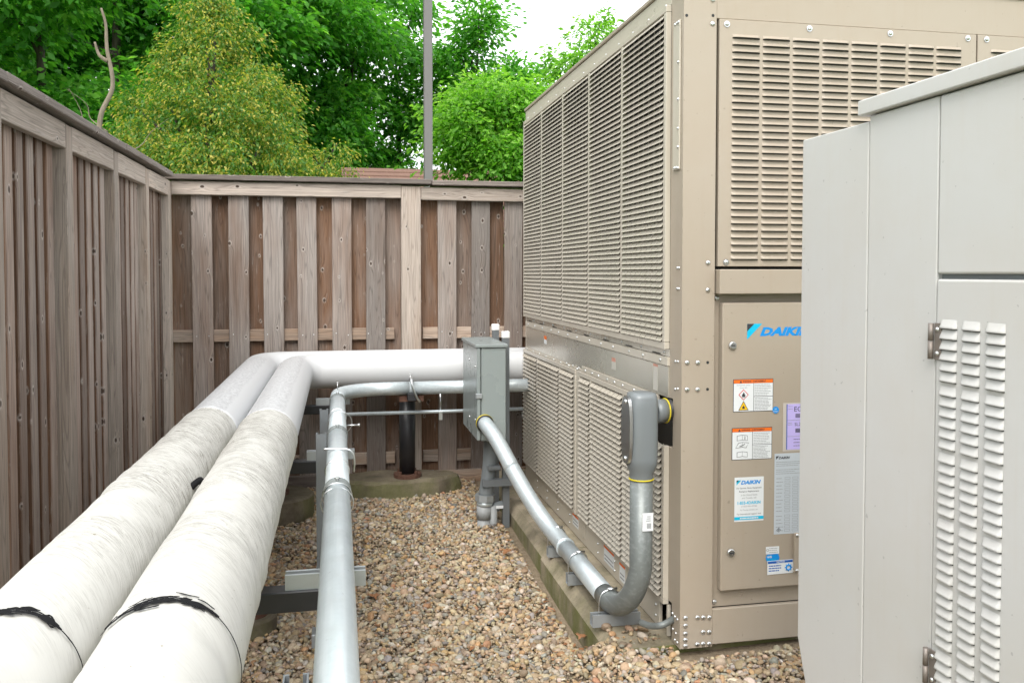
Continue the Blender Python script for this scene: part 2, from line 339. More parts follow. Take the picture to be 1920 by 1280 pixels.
def bark_mat(name, c1, c2):
    m, nt, b = newmat(name, c1, 0.9, 0, 0.15); tc = nd(nt, 'ShaderNodeNewGeometry').outputs['Position']
    n = noise(nt, vmul(nt, tc, (14, 14, 2.5)), 1.0, 5, 0.7); nt.links.new(mixc(nt, rng_(nt, n, 0.3, 0.7), c4(c1), c4(c2)), b.inputs['Base Color']); bump(nt, b, n, 0.8, 0.03); return m
M['bark'] = bark_mat('dark_bark', (0.05, 0.042, 0.035), (0.12, 0.10, 0.085))
M['deadwood'] = bark_mat('bare_pale_deadwood', (0.30, 0.25, 0.20), (0.16, 0.13, 0.10))
def roof_mat():
    m, nt, b = newmat('brown_shingle', (0.22, 0.13, 0.1), 0.9, 0, 0.15); g = nd(nt, 'ShaderNodeNewGeometry').outputs['Position']
    n = noise(nt, vmul(nt, g, (3, 1, 8)), 1.0, 3); nt.links.new(mixc(nt, n, (0.25, 0.15, 0.115, 1), (0.17, 0.105, 0.085, 1)), b.inputs['Base Color']); return m
M['roof'] = roof_mat()
M['brick'] = painted('brown_brick', (0.22, 0.12, 0.09), 0.85, amt=0.4, scale=20)
M['glass'] = flat('window_glass', (0.03, 0.04, 0.05), 0.08)
M['sealant'] = painted('black_mastic', (0.008, 0.008, 0.009), 0.7, 0, amt=0.1, spec=0.15)
M['dryleaf'] = painted('dry_brown_leaf', (0.26, 0.12, 0.05), 0.7, amt=0.4, scale=40)
# inks and sticker stock
M['paper'] = flat('white_sticker', (0.72, 0.74, 0.75), 0.4); M['silver'] = flat('silver_plate', (0.50, 0.54, 0.58), 0.4, 0.0); M['lilac'] = flat('lilac_paper', (0.50, 0.42, 0.78), 0.5)
M['ink'] = flat('dark_ink', (0.03, 0.032, 0.04), 0.6); M['grey_ink'] = flat('grey_ink', (0.26, 0.27, 0.28), 0.6)
M['orange'] = flat('orange_ink', (0.82, 0.16, 0.012), 0.5); M['red'] = flat('red_ink', (0.6, 0.03, 0.02), 0.5); M['amber'] = flat('amber_ink', (0.85, 0.52, 0.01), 0.5)
M['blue'] = flat('blue_ink', (0.0, 0.25, 0.68), 0.45); M['cyan'] = flat('cyan_ink', (0.0, 0.45, 0.70), 0.45); M['faded_red'] = flat('faded_red_ink', (0.55, 0.25, 0.18), 0.4); M['faded_paper'] = flat('faded_sticker', (0.52, 0.50, 0.45), 0.35); M['navy'] = flat('navy_ink', (0.01, 0.10, 0.42), 0.45)
M['film'] = flat('clear_film', (0.52, 0.47, 0.42), 0.15)
# ------------------------------------------------------------------ ground, gravel
def sstep(a, b, x): t = np.clip((x-a)/(b-a), 0, 1); return t*t*(3-2*t)
def gh(x, y):
    x = np.asarray(x, float); y = np.asarray(y, float)
    h = 0.05*sstep(3.6, 5.2, y) + 0.008*np.sin(x*5.1+1.3)*np.sin(y*3.7)
    return h + 0.145*sstep(0.80, 1.06, x)*sstep(3.50, 3.20, y)
def gridmesh(name, xs, ys, zf, mat):
    X, Y = np.meshgrid(xs, ys); Z = zf(X, Y); v = np.stack([X.ravel(), Y.ravel(), Z.ravel()], 1); n = len(xs)
    f = [(j*n+i, j*n+i+1, (j+1)*n+i+1, (j+1)*n+i) for j in range(len(ys)-1) for i in range(n-1)]
    me = bpy.data.meshes.new(name); me.from_pydata(v.tolist(), [], f); me.materials.append(mat); me.polygons.foreach_set('use_smooth', [True]*len(f)); me.update()
    return place(name, me)
yard = gridmesh('ground', np.linspace(-1.4, 3.4, 49), np.linspace(-1.5, 6.7, 83), lambda x, y: gh(x, y)-0.022, M['soil']); yard['kind'] = 'structure'
lawn = gridmesh('lawn', np.linspace(-150, 150, 31), np.concatenate([np.linspace(-120, 0, 9), np.linspace(10, 260, 26)]),
                lambda x, y: -0.12 + 0*x, M['grass']); lawn['kind'] = 'structure'

def pebbles():
    def ico(sub):
        bm = bmesh.new(); bmesh.ops.create_icosphere(bm, subdivisions=sub, radius=1.0)
        r = np.array([v.co[:] for v in bm.verts]), np.array([[v.index for v in f.verts] for f in bm.faces]); bm.free(); return r
    pal = np.array([(.42,.315,.195),(.48,.385,.265),(.36,.265,.165),(.30,.23,.155),(.46,.31,.16),(.40,.34,.265),(.30,.28,.24),(.52,.45,.35),(.24,.185,.13),(.38,.22,.12),(.34,.32,.285),(.20,.185,.165),(.46,.375,.26),(.58,.52,.43)])
    wt = np.array([16,14,14,10,7,9,7,6,8,4,5,3,12,3], float)
    def rot(V, ax, ang):
        i, j = (ax+1)%3, (ax+2)%3; cs, sn = np.cos(ang)[:,None], np.sin(ang)[:,None]
        W = V.copy(); W[:,:,i] = V[:,:,i]*cs - V[:,:,j]*sn; W[:,:,j] = V[:,:,i]*sn + V[:,:,j]*cs; return W
    VV, FF, CC = [], [], []; base = 0
    def layer(regions, sp, sub, size, zlo, zhi, dim, onpad=False):
        nonlocal base
        bv, bf = ico(sub); pts = []
        for (x0, x1, y0, y1) in regions:
            gx, gy = np.meshgrid(np.arange(x0, x1, sp), np.arange(y0, y1, sp)); p = np.stack([gx.ravel(), gy.ravel()], 1)
            pts.append(p + rng.uniform(-0.5, 0.5, p.shape)*sp*1.3)
        p = np.concatenate(pts)
        # keep off the pad (a few strays lie on its near end) and out from under the machine
        pad = (p[:,0] > 0.985) & (p[:,1] > 3.33 - 0.10*np.clip((p[:,0]-1.0)/.2, 0, 1)); mach = (p[:,0] > 1.27) & (p[:,1] > 3.02)
        p = p[rng.uniform(size=len(p)) < .45] if onpad else p[~(pad | mach)]; n = len(p)
        a = rng.gamma(4.0, size/4.0, n).clip(size*.5, size*2.1); b = a*rng.uniform(0.6, 0.95, n); c = a*rng.uniform(0.36, 0.66, n)
        V = np.broadcast_to(bv, (n,)+bv.shape).copy()
        for k in range(3):
            d = rng.normal(size=(n,1,3)); d /= np.linalg.norm(d, axis=2, keepdims=True)
            dp = (V*d).sum(2, keepdims=True); V = V*(1 + rng.uniform(0.04, 0.18, (n,1,1))*np.sin(dp*rng.uniform(1.5, 3.5, (n,1,1)) + rng.uniform(0, 6, (n,1,1))))
        V = V*np.stack([a, b, c], 1)[:,None,:]
        V = rot(V, 2, rng.uniform(0, 6.28, n)); V = rot(V, 0, rng.normal(0, 0.42, n)); V = rot(V, 1, rng.normal(0, 0.42, n))
        z = (np.full(n, .158) if onpad else gh(p[:,0], p[:,1])) + rng.uniform(zlo, zhi, n); V += np.concatenate([p, z[:,None]], 1)[:,None,:]
        ci = rng.choice(len(pal), n, p=wt/wt.sum()); col = pal[ci]*rng.uniform(0.80, 1.12, (n,1))*rng.uniform(0.94, 1.06, (n,3))*dim
        VV.append(V.reshape(-1, 3)); FF.append((bf[None]+(np.arange(n)*len(bv))[:,None,None]).reshape(-1, 3)+base); CC.append(np.repeat(col, len(bv), axis=0)); base += n*len(bv)
    near = ((-0.62, 1.08, 2.7, 4.75), (1.08, 2.0, 2.3, 3.30)); far = ((-0.62, 1.08, 4.75, 6.36),)
    layer(near, .0160, 2, .0110, -.008, .005, 1.06); layer(far, .0160, 1, .0116, -.008, .005, 1.06)
    layer(near, .0185, 1, .0055, -.006, .006, .85); layer(((1.06, 1.26, 3.16, 3.34),), .026, 2, .0115, -.002, .004, .95, True)
    V = np.concatenate(VV); F = np.concatenate(FF); col = np.concatenate(CC)
    me = bpy.data.meshes.new('gravel'); me.vertices.add(len(V)); me.vertices.foreach_set('co', V.astype(np.float32).ravel())
    nf = len(F); me.loops.add(nf*3); me.loops.foreach_set('vertex_index', F.astype(np.int32).ravel())
    me.polygons.add(nf); me.polygons.foreach_set('loop_start', (np.arange(nf)*3).astype(np.int32))
    me.polygons.foreach_set('use_smooth', np.ones(nf, bool)); me.materials.append(M['stone'])
    at = me.attributes.new('col', 'FLOAT_COLOR', 'POINT')
    at.data.foreach_set('color', np.concatenate([col, np.ones((len(V),1))], 1).astype(np.float32).ravel())
    me.update(calc_edges=True); me.validate()
    o = place('gravel', me); o['kind'] = 'stuff'; tag(o, 'brown and tan river pebbles covering the yard floor', 'gravel')
pebbles()

def litter():
    m = MB(); rl = random.Random(5)
    for k in range(150):
        if k < 70: y = rl.uniform(3.3, 5.2); x = .985-abs(rl.gauss(0, .05))
        elif k < 110: x = rl.uniform(-.3, 1.0); y = 6.33-abs(rl.gauss(0, .06))
        else: x = rl.uniform(-.4, .9); y = rl.uniform(3.3, 6.0)
        s = rl.uniform(.008, .024); a = rl.uniform(0, 6.28); c, d = math.cos(a), math.sin(a); z = float(gh(x, y))+rl.uniform(.006, .014); q = rl.uniform(.3, .5)
        P = [(-s, 0, 0), (0, -s*q, s*rl.uniform(-.1, .4)), (s, 0, s*rl.uniform(0, .4)), (0, s*q, s*rl.uniform(-.1, .4))]
        m.add([(x+c*u-d*v, y+d*u+c*v, z+w) for u, v, w in P], [(0, 1, 2, 3)])
    o = m.build('leaf_litter', M['dryleaf']); o['kind'] = 'stuff'; tag(o, 'scraps of brown dead leaf scattered over the gravel', 'leaf litter')
litter()
# concrete pad under the machine: two cast lengths with a chamfered edge, the joint between them recessed
pad = thing('concrete_pad', 'mossy concrete slab with chamfered edge under the beige machine', 'slab', (1.0, 4.6, 0))
def padlen(y0, y1, dx):
    poly = [(-0.1, dx+.03), (0.105, dx+.03), (0.15, dx+0.070), (0.15, 1.9), (-0.1, 1.9)]     # (z, x)
    m = MB(); m.prism(poly, 1, y0-4.6, y1-4.6); return m
padlen(3.13, 4.352, 0.0).build('slab_length', M['concrete'], pad); padlen(4.36, 6.2, 0.012).build('slab_length', M['concrete'], pad)

# ------------------------------------------------------------------ fences
PM = {}
def plank(name, w, t, L, mat, parent, loc, rot=(0,0,0), brown=0.0, c=0.003):
    k = (round(w,3), round(t,3), round(L,3), mat, c)
    if k not in PM: PM[k] = MB().cbox(-w/2, w/2, -t/2, t/2, 0, L, c).mesh(name, M[mat])
    o = place(name, PM[k], parent, loc, rot); o['brownness'] = brown; return o
FY = 6.40          # back fence fascia face
bf = thing('wooden_fence', 'weathered timber fence running across the back of the yard', 'fence', (0, FY, 0))
BW = 0.141
jr = lambda a: random.uniform(-a, a)
def nails(parent, pts, nrm):
    for p in pts:
        place('nail', NAIL, parent, p, (0,0,0) if nrm == 'y' else (0,0,R(90)))
NAIL = MB().dome((0,0,0), (0,-1,0), 0.004, 0.0015, 8).mesh('nail', M['zinc'])
front_x = [-1.011+0.2414*k+BW/2 for k in range(6)] + [0.729+0.2547*k+BW/2 for k in range(8)]
for x in front_x:
    zt = 2.16
    plank('board', BW, 0.018, zt-0.085, 'wood', bf, (x+jr(.003), 0.055+jr(.003), 0.085+jr(.008)), (0, R(jr(.25)), R(jr(.9))), jr(.12)-0.05)
    nails(bf, [(x+sx*0.042+jr(.008), 0.0445, z+jr(.012)) for z in (1.15,) for sx in (-1,1)], 'y')
rear_x = [-1.21, -1.075]+[a+0.2414/2 for a in front_x[:6]] + [0.675] + [a+0.2547/2 for a in front_x[6:]]
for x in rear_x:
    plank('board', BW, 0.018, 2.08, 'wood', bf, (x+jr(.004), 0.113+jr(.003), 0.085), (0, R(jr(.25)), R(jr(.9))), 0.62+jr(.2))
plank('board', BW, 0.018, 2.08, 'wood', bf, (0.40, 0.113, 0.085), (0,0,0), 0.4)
# rails: back rails run along X (mesh long axis Z turned onto X)
RX = (0, R(90), 0)
for (z, h) in ((1.15, 0.086), (2.195, 0.086), (0.22, 0.086)):
    plank('rail', h, 0.038, 1.6, 'rail_wood', bf, (-1.19, 0.084, z), RX, 0.25)
    plank('rail', h, 0.038, 2.3, 'rail_wood', bf, (0.62, 0.084, z), RX, 0.1)
plank('fascia_board', 0.094, 0.036, 1.60, 'rail_wood', bf, (-1.142, 0.02, 2.198), RX, -0.45)
plank('fascia_board', 0.094, 0.036, 2.2, 'rail_wood', bf, (0.606, 0.02, 2.188), (0, R(90.15), 0), -0.35)
plank('post', 0.143, 0.14, 2.33, 'rail_wood', bf, (0.531, 0.07, -0.09), (0,0,0), -0.3)
plank('post', 0.143, 0.14, 2.33, 'rail_wood', bf, (2.35, 0.07, -0.09), (0,0,0), -0.2)
plank('cap_board', 0.19, 0.036, 1.9, 'cap_wood', bf, (-1.22, 0.06, 2.272), (R(90), 0, R(90)), -0.2, 0.004)
plank('cap_board', 0.19, 0.036, 2.0, 'cap_wood', bf, (0.684, 0.063, 2.267), (R(90), 0, R(90)), 0.0, 0.004)
plank('kerb_board', 0.17, 0.045, 1.9, 'cap_wood', bf, (-1.2, 0.03, 0.035), RX, 0.1)
plank('kerb_board', 0.17, 0.045, 2.2, 'rail_wood', bf, (0.705, 0.03, 0.03), RX, 0.2)
FX = -1.143
lf = thing('wooden_fence', 'weathered timber fence running along the left side of the yard', 'fence', (FX, 4.5, 0))
posts = [2.47, 3.26, 4.08, 4.89, 5.65, 6.37]
RZ = R(90)
for y in posts: plank('post', 0.089, 0.089, 2.33, 'rail_wood', lf, (-0.0445, y-4.5, -0.09), (0, 0, RZ+R(jr(1))), -0.35+jr(.3))
RY = (R(-90), 0, 0)
for i in range(5):
    y0 = posts[i]+0.046; L = posts[i+1]-0.046-y0
    plank('fascia_board', 0.108, 0.036, L, 'rail_wood', lf, (-0.02, y0-4.5, 2.19), (R(-90), R(90), 0), -0.5+jr(.15))
for i in range(5):
    y0 = posts[i]+0.046; L = posts[i+1]-0.046-y0; n = 6; p = L/n
    for k in range(n):
        y = y0+(k+.42)*p
        plank('board', 0.074, 0.030, 2.07, 'wood_run', lf, (-0.058+jr(.003), y-4.5, 0.085), (0, R(jr(.2)), RZ+R(jr(1.6))), 0.0+jr(.3), 0.004)
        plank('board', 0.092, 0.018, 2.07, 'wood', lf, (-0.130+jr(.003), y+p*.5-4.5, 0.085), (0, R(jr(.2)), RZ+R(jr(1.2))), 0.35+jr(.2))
for z in (1.15, 2.195, 0.22): plank('rail', 0.038, 0.086, 4.1, 'rail_wood', lf, (-0.089, 2.3-4.5, z), (R(-90), 0, 0), 0.25)
plank('kerb_board', 0.045, 0.17, 4.1, 'cap_wood', lf, (-0.03, 2.3-4.5, 0.03), (R(-90), 0, 0), 0.1)
for k, (a, b) in enumerate(((2.2, 3.268), (3.272, 4.97), (4.974, 6.30))):
    plank('cap_board', 0.19, 0.036, b-a, 'cap_wood', lf, (-0.06, a-4.5, 2.272+0.003*k), (R(-90), 0, 0), -0.35, 0.004)

# ------------------------------------------------------------------ trees
def leafmesh(name, c, axis, nrm, L, W, tint, mat):
    n = len(c); axis /= np.linalg.norm(axis, axis=1, keepdims=True); s = np.cross(axis, nrm); s /= (np.linalg.norm(s, axis=1, keepdims=True)+1e-9)
    up = np.cross(s, axis); L = L[:,None]; W = W[:,None]
    V = np.stack([c - axis*L*.5, c + s*W*.5 + up*W*.18 + axis*L*.05, c + axis*L*.5 - up*L*.12, c - s*W*.5 + up*W*.18 + axis*L*.05], 1)
    F = np.arange(n*4).reshape(n, 4)
    me = bpy.data.meshes.new(name); me.vertices.add(n*4); me.vertices.foreach_set('co', V.astype(np.float32).ravel())
    me.loops.add(n*4); me.loops.foreach_set('vertex_index', F.astype(np.int32).ravel()); me.polygons.add(n)
    me.polygons.foreach_set('loop_start', (np.arange(n)*4).astype(np.int32)); me.materials.append(mat)
    at = me.attributes.new('tint', 'FLOAT', 'POINT'); at.data.foreach_set('value', np.repeat(tint, 4).astype(np.float32)); me.update(calc_edges=True)
    return me
def crown_points(lobes, ncl, per, sig, droop, shell):
    # lobes: (cx,cy,cz, rx,ry,rz); clusters of leaves set through each lobe, thicker towards its skin
    lob = np.array(lobes, float); vol = (lob[:,3]*lob[:,4]*lob[:,5])**0.75; li = rng.choice(len(lob), ncl, p=vol/vol.sum())
    d = rng.normal(size=(ncl,3)); d /= np.linalg.norm(d, axis=1, keepdims=True); r = rng.uniform(0, 1, ncl)**shell
    cc = lob[li,:3] + d*r[:,None]*lob[li,3:6]
    out = d*np.array([1,1,.55]); ct = rng.normal(0, .16, ncl)
    k = rng.poisson(per, ncl).clip(3); idx = np.repeat(np.arange(ncl), k); n = len(idx)
    off = rng.normal(size=(n,3))*np.array([1,1,.5])*sig*rng.uniform(.6, 1.4, ncl)[idx][:,None]
    off[:,2] -= droop*(off[:,0]**2+off[:,1]**2)/sig
    pos = cc[idx] + off + out[idx]*sig*.4
    ax = off*np.array([1,1,.6]) + out[idx]*sig*.6 + rng.normal(size=(n,3))*sig*.5; ax[:,2] -= droop*sig*1.2
    nr = np.array([0,0,1.0]) + rng.normal(size=(n,3))*.55
    tint = (0.48 + ct[idx] + rng.normal(0, .17, n) + 0.14*off[:,2]/sig).clip(0, 1)
    return pos, ax, nr, tint
def tree(name, label, base, H, lobes, ncl, per, sig, leaf, mat, trunk_r=.14, limbs=None, droop=.25, shell=.45, trunk_mat='bark', wr=.5, group=None, gold=0.0, trunk_pts=None):
    t = thing(name, label, 'tree', base, group)
    tp = trunk_pts or [(0,0,-.2), (jr(.1),jr(.1),H*.25), (jr(.2),jr(.2),H*.55), (jr(.25),jr(.25),H*.86)]
    tp = bez(tp, 4); m = MB(); m.tube(tp, [trunk_r*(1-.82*i/(len(tp)-1)) for i in range(len(tp))], 9)
    for (cx, cy, cz, rx, ry, rz) in (limbs if limbs is not None else lobes):
        z0 = min(max(cz-rz*.7-.6, H*.18), H*.72); a = min(tp, key=lambda q: abs(q.z-z0))
        e = Vector((cx, cy, cz+rz*.35)); mid = a.lerp(e, .5)+Vector((jr(.2), jr(.2), -.15))
        m.tube(bez([a, mid, e], 5), [trunk_r*.42*(1-.85*k/10) for k in range(11)], 6)
        for q in range(3):
            d = Vector((jr(1), jr(1), jr(.7))); s0 = a.lerp(e, random.uniform(.5, .8))
            m.tube(bez([s0, s0+Vector((d.x*rx, d.y*ry, d.z*rz))*.45, s0+Vector((d.x*rx, d.y*ry, d.z*rz))*.8+Vector((0,0,.1))], 3), [trunk_r*.16*(1-.8*k/6) for k in range(7)], 5)
    m.build('trunk', M[trunk_mat], t)
    pos, ax, nr, tint = crown_points(lobes, ncl, per, sig, droop, shell); n = len(pos)
    L = leaf*rng.uniform(.65, 1.3, n)
    if gold: tint = np.where(rng.uniform(size=n) < gold, rng.uniform(.7, 1.0, n), rng.uniform(0.0, .52, n))
    place('crown', leafmesh('crown', pos, ax, nr, L, L*wr, tint, M[mat]), t)
    return t
def lobes_round(H, z0, rad, n, seed, squash=.8):
    r = random.Random(seed); L = []
    for i in range(n):
        z = z0 + (H-z0)*(i+.5)/n; w = rad*math.sin(math.pi*min(.98, max(.16, .12+.8*(i+.5)/n)))**.8
        a = r.uniform(0, 6.28) if i else 0; q = w*r.uniform(.25, .75); s = r.uniform(.75, 1.2)
        L.append((math.cos(a)*q, math.sin(a)*q, z, w*.62*s, w*.62*s, max(.5, (H-z0)/n*.95*squash*s)))
    return L
# golden flowering tree in front of the wood: short drooping sprays on an egg-shaped outline
gl = []
for k in range(14):
    z = 1.0 + 4.95*k/13; w = float(np.interp(z, [.9, 3.4, 4.5, 5.3, 5.8, 6.1], [1.80, 1.56, 1.22, .82, .48, .18])); nn = max(3, int(6.5*w/1.6)+2)
    for q in range(nn):
        a = 6.283*q/nn + k*.7 + jr(.3); rr = max(.05, w-random.uniform(.22, .55)); s = .20+.13*w*random.uniform(.6, 1.5)
        gl.append((math.cos(a)*rr, math.sin(a)*rr, z+jr(.15), s, s, s*.8))
tree('golden_tree', 'dense conical tree covered in golden yellow flowers behind the fence', (-1.88, 14.0, -.12), 6.2, gl, 5200, 20, .11, .064, 'leaf_gold', .13, limbs=gl[::7], droop=.5, shell=.4, gold=.34, wr=.45)
tree('golden_tree', 'low golden flowering shrub beside the conical golden tree', (-0.25, 13.8, -.12), 3.9, [(-.3,0,2.7,.62,.6,.6),(.0,0,3.2,.5,.5,.5),(.26,-.1,3.62,.24,.25,.3),(-.45,.1,1.9,.7,.7,.7),(.12,0,2.0,.55,.6,.7),(-.5,0,3.3,.35,.4,.35)], 900, 20, .11, .064, 'leaf_gold', .07, droop=.5, gold=.38, wr=.45)
W = 'wood behind the fence'
tree('maple_tree', 'broad bright leaved tree at the far left above the side fence', (-5.0, 16.2, -.12), 11.5, lobes_round(11, 1.6, 2.7, 11, 3), 2300, 18, .24, .165, 'leaf_mid', .13, group=W, shell=.4)
tree('maple_tree', 'tall dark tree standing behind the bare dead trunk', (-5.4, 23, -.12), 15, lobes_round(15, 2.0, 3.4, 12, 5), 1900, 18, .34, .22, 'leaf_mid', .2, group=W, shell=.4)
tree('maple_tree', 'tall green tree rising directly behind the conical golden tree', (-2.2, 23.5, -.12), 15, lobes_round(15, 2.0, 3.1, 12, 9), 1900, 18, .33, .22, 'leaf_mid', .2, group=W, shell=.4)
tree('maple_tree', 'tall tree with airy crown and dark trunk between golden tree and lamp pole', (0.2, 27, -.12), 13, lobes_round(13, 2.6, 2.5, 11, 12), 1250, 16, .32, .22, 'leaf_mid', .17, group=W, shell=.45)
tree('maple_tree', 'dark leafy tree left of the lamp pole and beyond the roof', (2.1, 29, -.12), 11.2, lobes_round(11.0, 1.6, 2.4, 10, 21), 1050, 16, .34, .22, 'leaf_mid', .15, group=W, shell=.55)
tree('maple_tree', 'feathery green tree right of the lamp pole against the white sky', (4.1, 27, -.12), 9.9, lobes_round(9.9, 1.6, 2.1, 9, 30), 1150, 15, .34, .2, 'leaf_mid', .13, group=W, shell=.6, droop=.1)
tree('locust_tree', 'bright green bushy tree standing close to the beige machine', (2.95, 15.6, -.12), 5.7, [(-.75,0,4.4,.7,.8,.6),(-.2,.1,4.9,.7,.7,.5),(.5,0,4.5,.8,.8,.6),(-.75,.1,3.85,.5,.6,.35),(.15,-.3,3.9,.7,.8,.45),(.9,0,3.5,.9,.9,.7),(.9,0,2.7,.7,.7,.6),(1.3,0,4.7,.6,.6,.6)], 1300, 18, .17, .115, 'leaf_light', .10, droop=.25, shell=.42)
tree('locust_tree', 'small pale green treetop showing above the machine roof', (6.5, 22, -.12), 8.5, [(-.5,0,7.3,.6,.7,.5),(.1,0,7.9,.5,.5,.5),(.3,0,8.3,.3,.3,.3),(.7,0,7.4,.6,.6,.5),(-1.0,0,6.2,.9,.9,.7),(.2,0,6.3,1.1,1,.8),(1.2,0,6.4,.9,.9,.8)], 560, 15, .22, .15, 'leaf_light', .11, shell=.5)
tree('maple_tree', 'leafy understorey tree above the roof ridge by the golden shrub', (-.3, 25.2, -.12), 6.2, [(-1.0,0,3.6,1.0,.9,.9),(.1,0,4.2,1.1,.9,.9),(1.0,0,3.5,1.0,.9,.9),(0,0,2.6,1.4,1,.9),(-.4,0,5.2,.8,.7,.7)], 640, 18, .27, .2, 'leaf_mid', .1, group=W, shell=.45)
tree('maple_tree', 'dark understorey tree above the roof ridge at the lamp pole', (1.9, 25.4, -.12), 5.6, [(-.8,0,3.4,1.0,.9,.9),(.2,0,4.0,1.0,.9,.8),(1.0,0,3.5,.9,.9,.8),(.1,0,2.4,1.3,1,.8)], 480, 18, .27, .2, 'leaf_mid', .09, group=W, shell=.45)
tree('maple_tree', 'very tall dark tree filling the upper left corner', (-9.2, 25, -.12), 16, lobes_round(16, 2, 3.8, 11, 41), 1500, 18, .40, .27, 'leaf_mid', .22, group=W, shell=.4)
tree('maple_tree', 'shaded tree at the back of the wood behind the golden tree', (-4.6, 31, -.12), 15, lobes_round(15, 1, 4.0, 11, 47), 1300, 18, .45, .32, 'leaf_dark', .22, group=W, shell=.4)
tree('maple_tree', 'shaded tree at the back of the wood behind the dead trunk', (-8.2, 30, -.12), 15, lobes_round(15, 1, 3.8, 11, 61), 1200, 18, .45, .32, 'leaf_dark', .22, group=W, shell=.4)
# bare dead trunk
dt = thing('dead_tree', 'bare pale dead trunk with broken top above the side fence', 'tree', (-2.84, 11.6, -.12))
m = MB(); m.tube(bez([(.05,0,0),(.0,0,2.2),(-.05,0,3.1),(-.05,0,3.65),(.10,0,4.05),(.04,0,4.5),(.03,0,4.8),(-.02,0,5.0)], 5), [.046*(1-.72*i/35) for i in range(36)], 8); m.build('trunk', M['deadwood'], dt)
MB().tube(bez([(.05,0,4.35),(-.05,0,4.42),(-.10,0,4.58)], 4), [.03-.002*i for i in range(9)], 6).build('branch', M['deadwood'], dt)
for k in range(7):
    x0 = jr(.05); z0 = random.uniform(3.0, 3.5); dx = random.choice((-1, -1, 1))*random.uniform(.25, .8); dz = random.uniform(.3, 1.2)
    MB().tube(bez([(x0,0,z0),(x0+dx*.5,jr(.1),z0+dz*.35),(x0+dx*.75+jr(.1),jr(.1),z0+dz*.7),(x0+dx,jr(.2),z0+dz)], 4), [.010*(1-.8*i/12) for i in range(13)], 5).build('branch', M['deadwood'], dt)
# lamp pole and house
lp = thing('lamp_pole', 'square grey-brown metal lamp pole rising behind the fence', 'lamp pole', (1.47, 14.3, -.12))
MB().cbox(-.07, .07, -.07, .07, 0, 8.6, .008).build('pole', M['bronze'], lp); MB().cbox(-.15, .15, -.15, .15, 0, .03, .004).build('base_plate', M['bronze'], lp)
MB().cbox(-.2, .2, -.75, .1, 8.6, 8.75, .02).build('lamp_head', M['bronze'], lp)
hs = thing('house', 'single storey house with brown shingle roof beyond the fence', 'house', (5.5, 21, -.12))
MB().box(-5.0, 7, -3, 3, 0, 2.6).build('wall', M['brick'], hs)
for (sg, nm) in ((-1, 'roof'), (1, 'roof')):
    rf = MB().prism([(sg*3.4, 2.42), (sg*3.4, 2.52), (0, 4.22), (0, 4.10)], 0, -5.4, 7.4).build(nm, M['roof'], hs)
    if sg < 0:
        for k in range(14):
            a, b = k/14, (k+1)/14; m = MB(); m.prism([(-3.42+3.4*a, 2.525+1.70*a), (-3.42+3.4*a, 2.550+1.70*a), (-3.42+3.4*b+.03, 2.533+1.70*b), (-3.42+3.4*b+.03, 2.525+1.70*b)], 0, -5.42, 7.42); m.build('shingle_course', M['roof'], rf)
MB().prism([(-3.0, 2.0), (-3.0, 3.2), (-1.2, 4.55), (.2, 4.55), (.2, 2.0)], 0, -.75, .25).build('dormer', M['roof'], hs)
for x in (-4.0, -1.9, 3):
    w = MB().box(x, x+1.1, -3.06, -3.0, .9, 2.2).build('window', M['white_cap'], hs); MB().box(x+.06, x+1.04, -3.08, -3.06, .96, 2.14).build('pane', M['glass'], w)
MB().box(.6, 1.55, -3.05, -3.0, 0, 2.1).build('door', M['bronze'], hs)
# ------------------------------------------------------------------ insulated pipes
PZ = 0.935; PR = 0.12
def jacket(y0, y1, seed, r0, slack):
    # lapped canvas lengths on a slightly lumpy round
    rs = np.random.default_rng(seed); n, m = 48, int((y1-y0)/0.02)+1; ys = np.linspace(y0, y1, m); th = np.linspace(0, 2*np.pi, n, endpoint=False)
    Y, T = np.meshgrid(ys, th, indexing='ij'); r = np.full(Y.shape, r0)
    for k in range(7):
        a = rs.integers(1, 5); b = rs.uniform(2, 11); r += slack*np.sin(a*T+b*Y+rs.uniform(0, 6))*rs.uniform(.3, 1)/2.2
    for k in range(64):                                                 # short slanting wrinkles
        yc, tc_, w = rs.uniform(y0, y1), rs.uniform(-2, 2), rs.uniform(.008, .02); dth = (T-tc_+np.pi)%(2*np.pi)-np.pi
        r += rs.uniform(-.0048, .0048)*np.exp(-((Y-yc-dth*rs.uniform(-.06, .06))/w)**2)*np.exp(-(dth/rs.uniform(.4, 1.0))**2)
    for yc in np.arange(y0+.35, y1, .46): 
        r += .0020*(1/(1+np.exp(-(Y-yc-.004*np.sin(3*T))/.003)) - 1/(1+np.exp(-(Y-yc-.05)/.03)))
    V = np.stack([r*np.sin(T), Y, r*np.cos(T)], 2).reshape(-1, 3)
    b = MB(); b.add(V.tolist(), [(i*n+k, i*n+(k+1)%n, (i+1)*n+(k+1)%n, (i+1)*n+k)[::-1] for i in range(m-1) for k in range(n)], True); return b
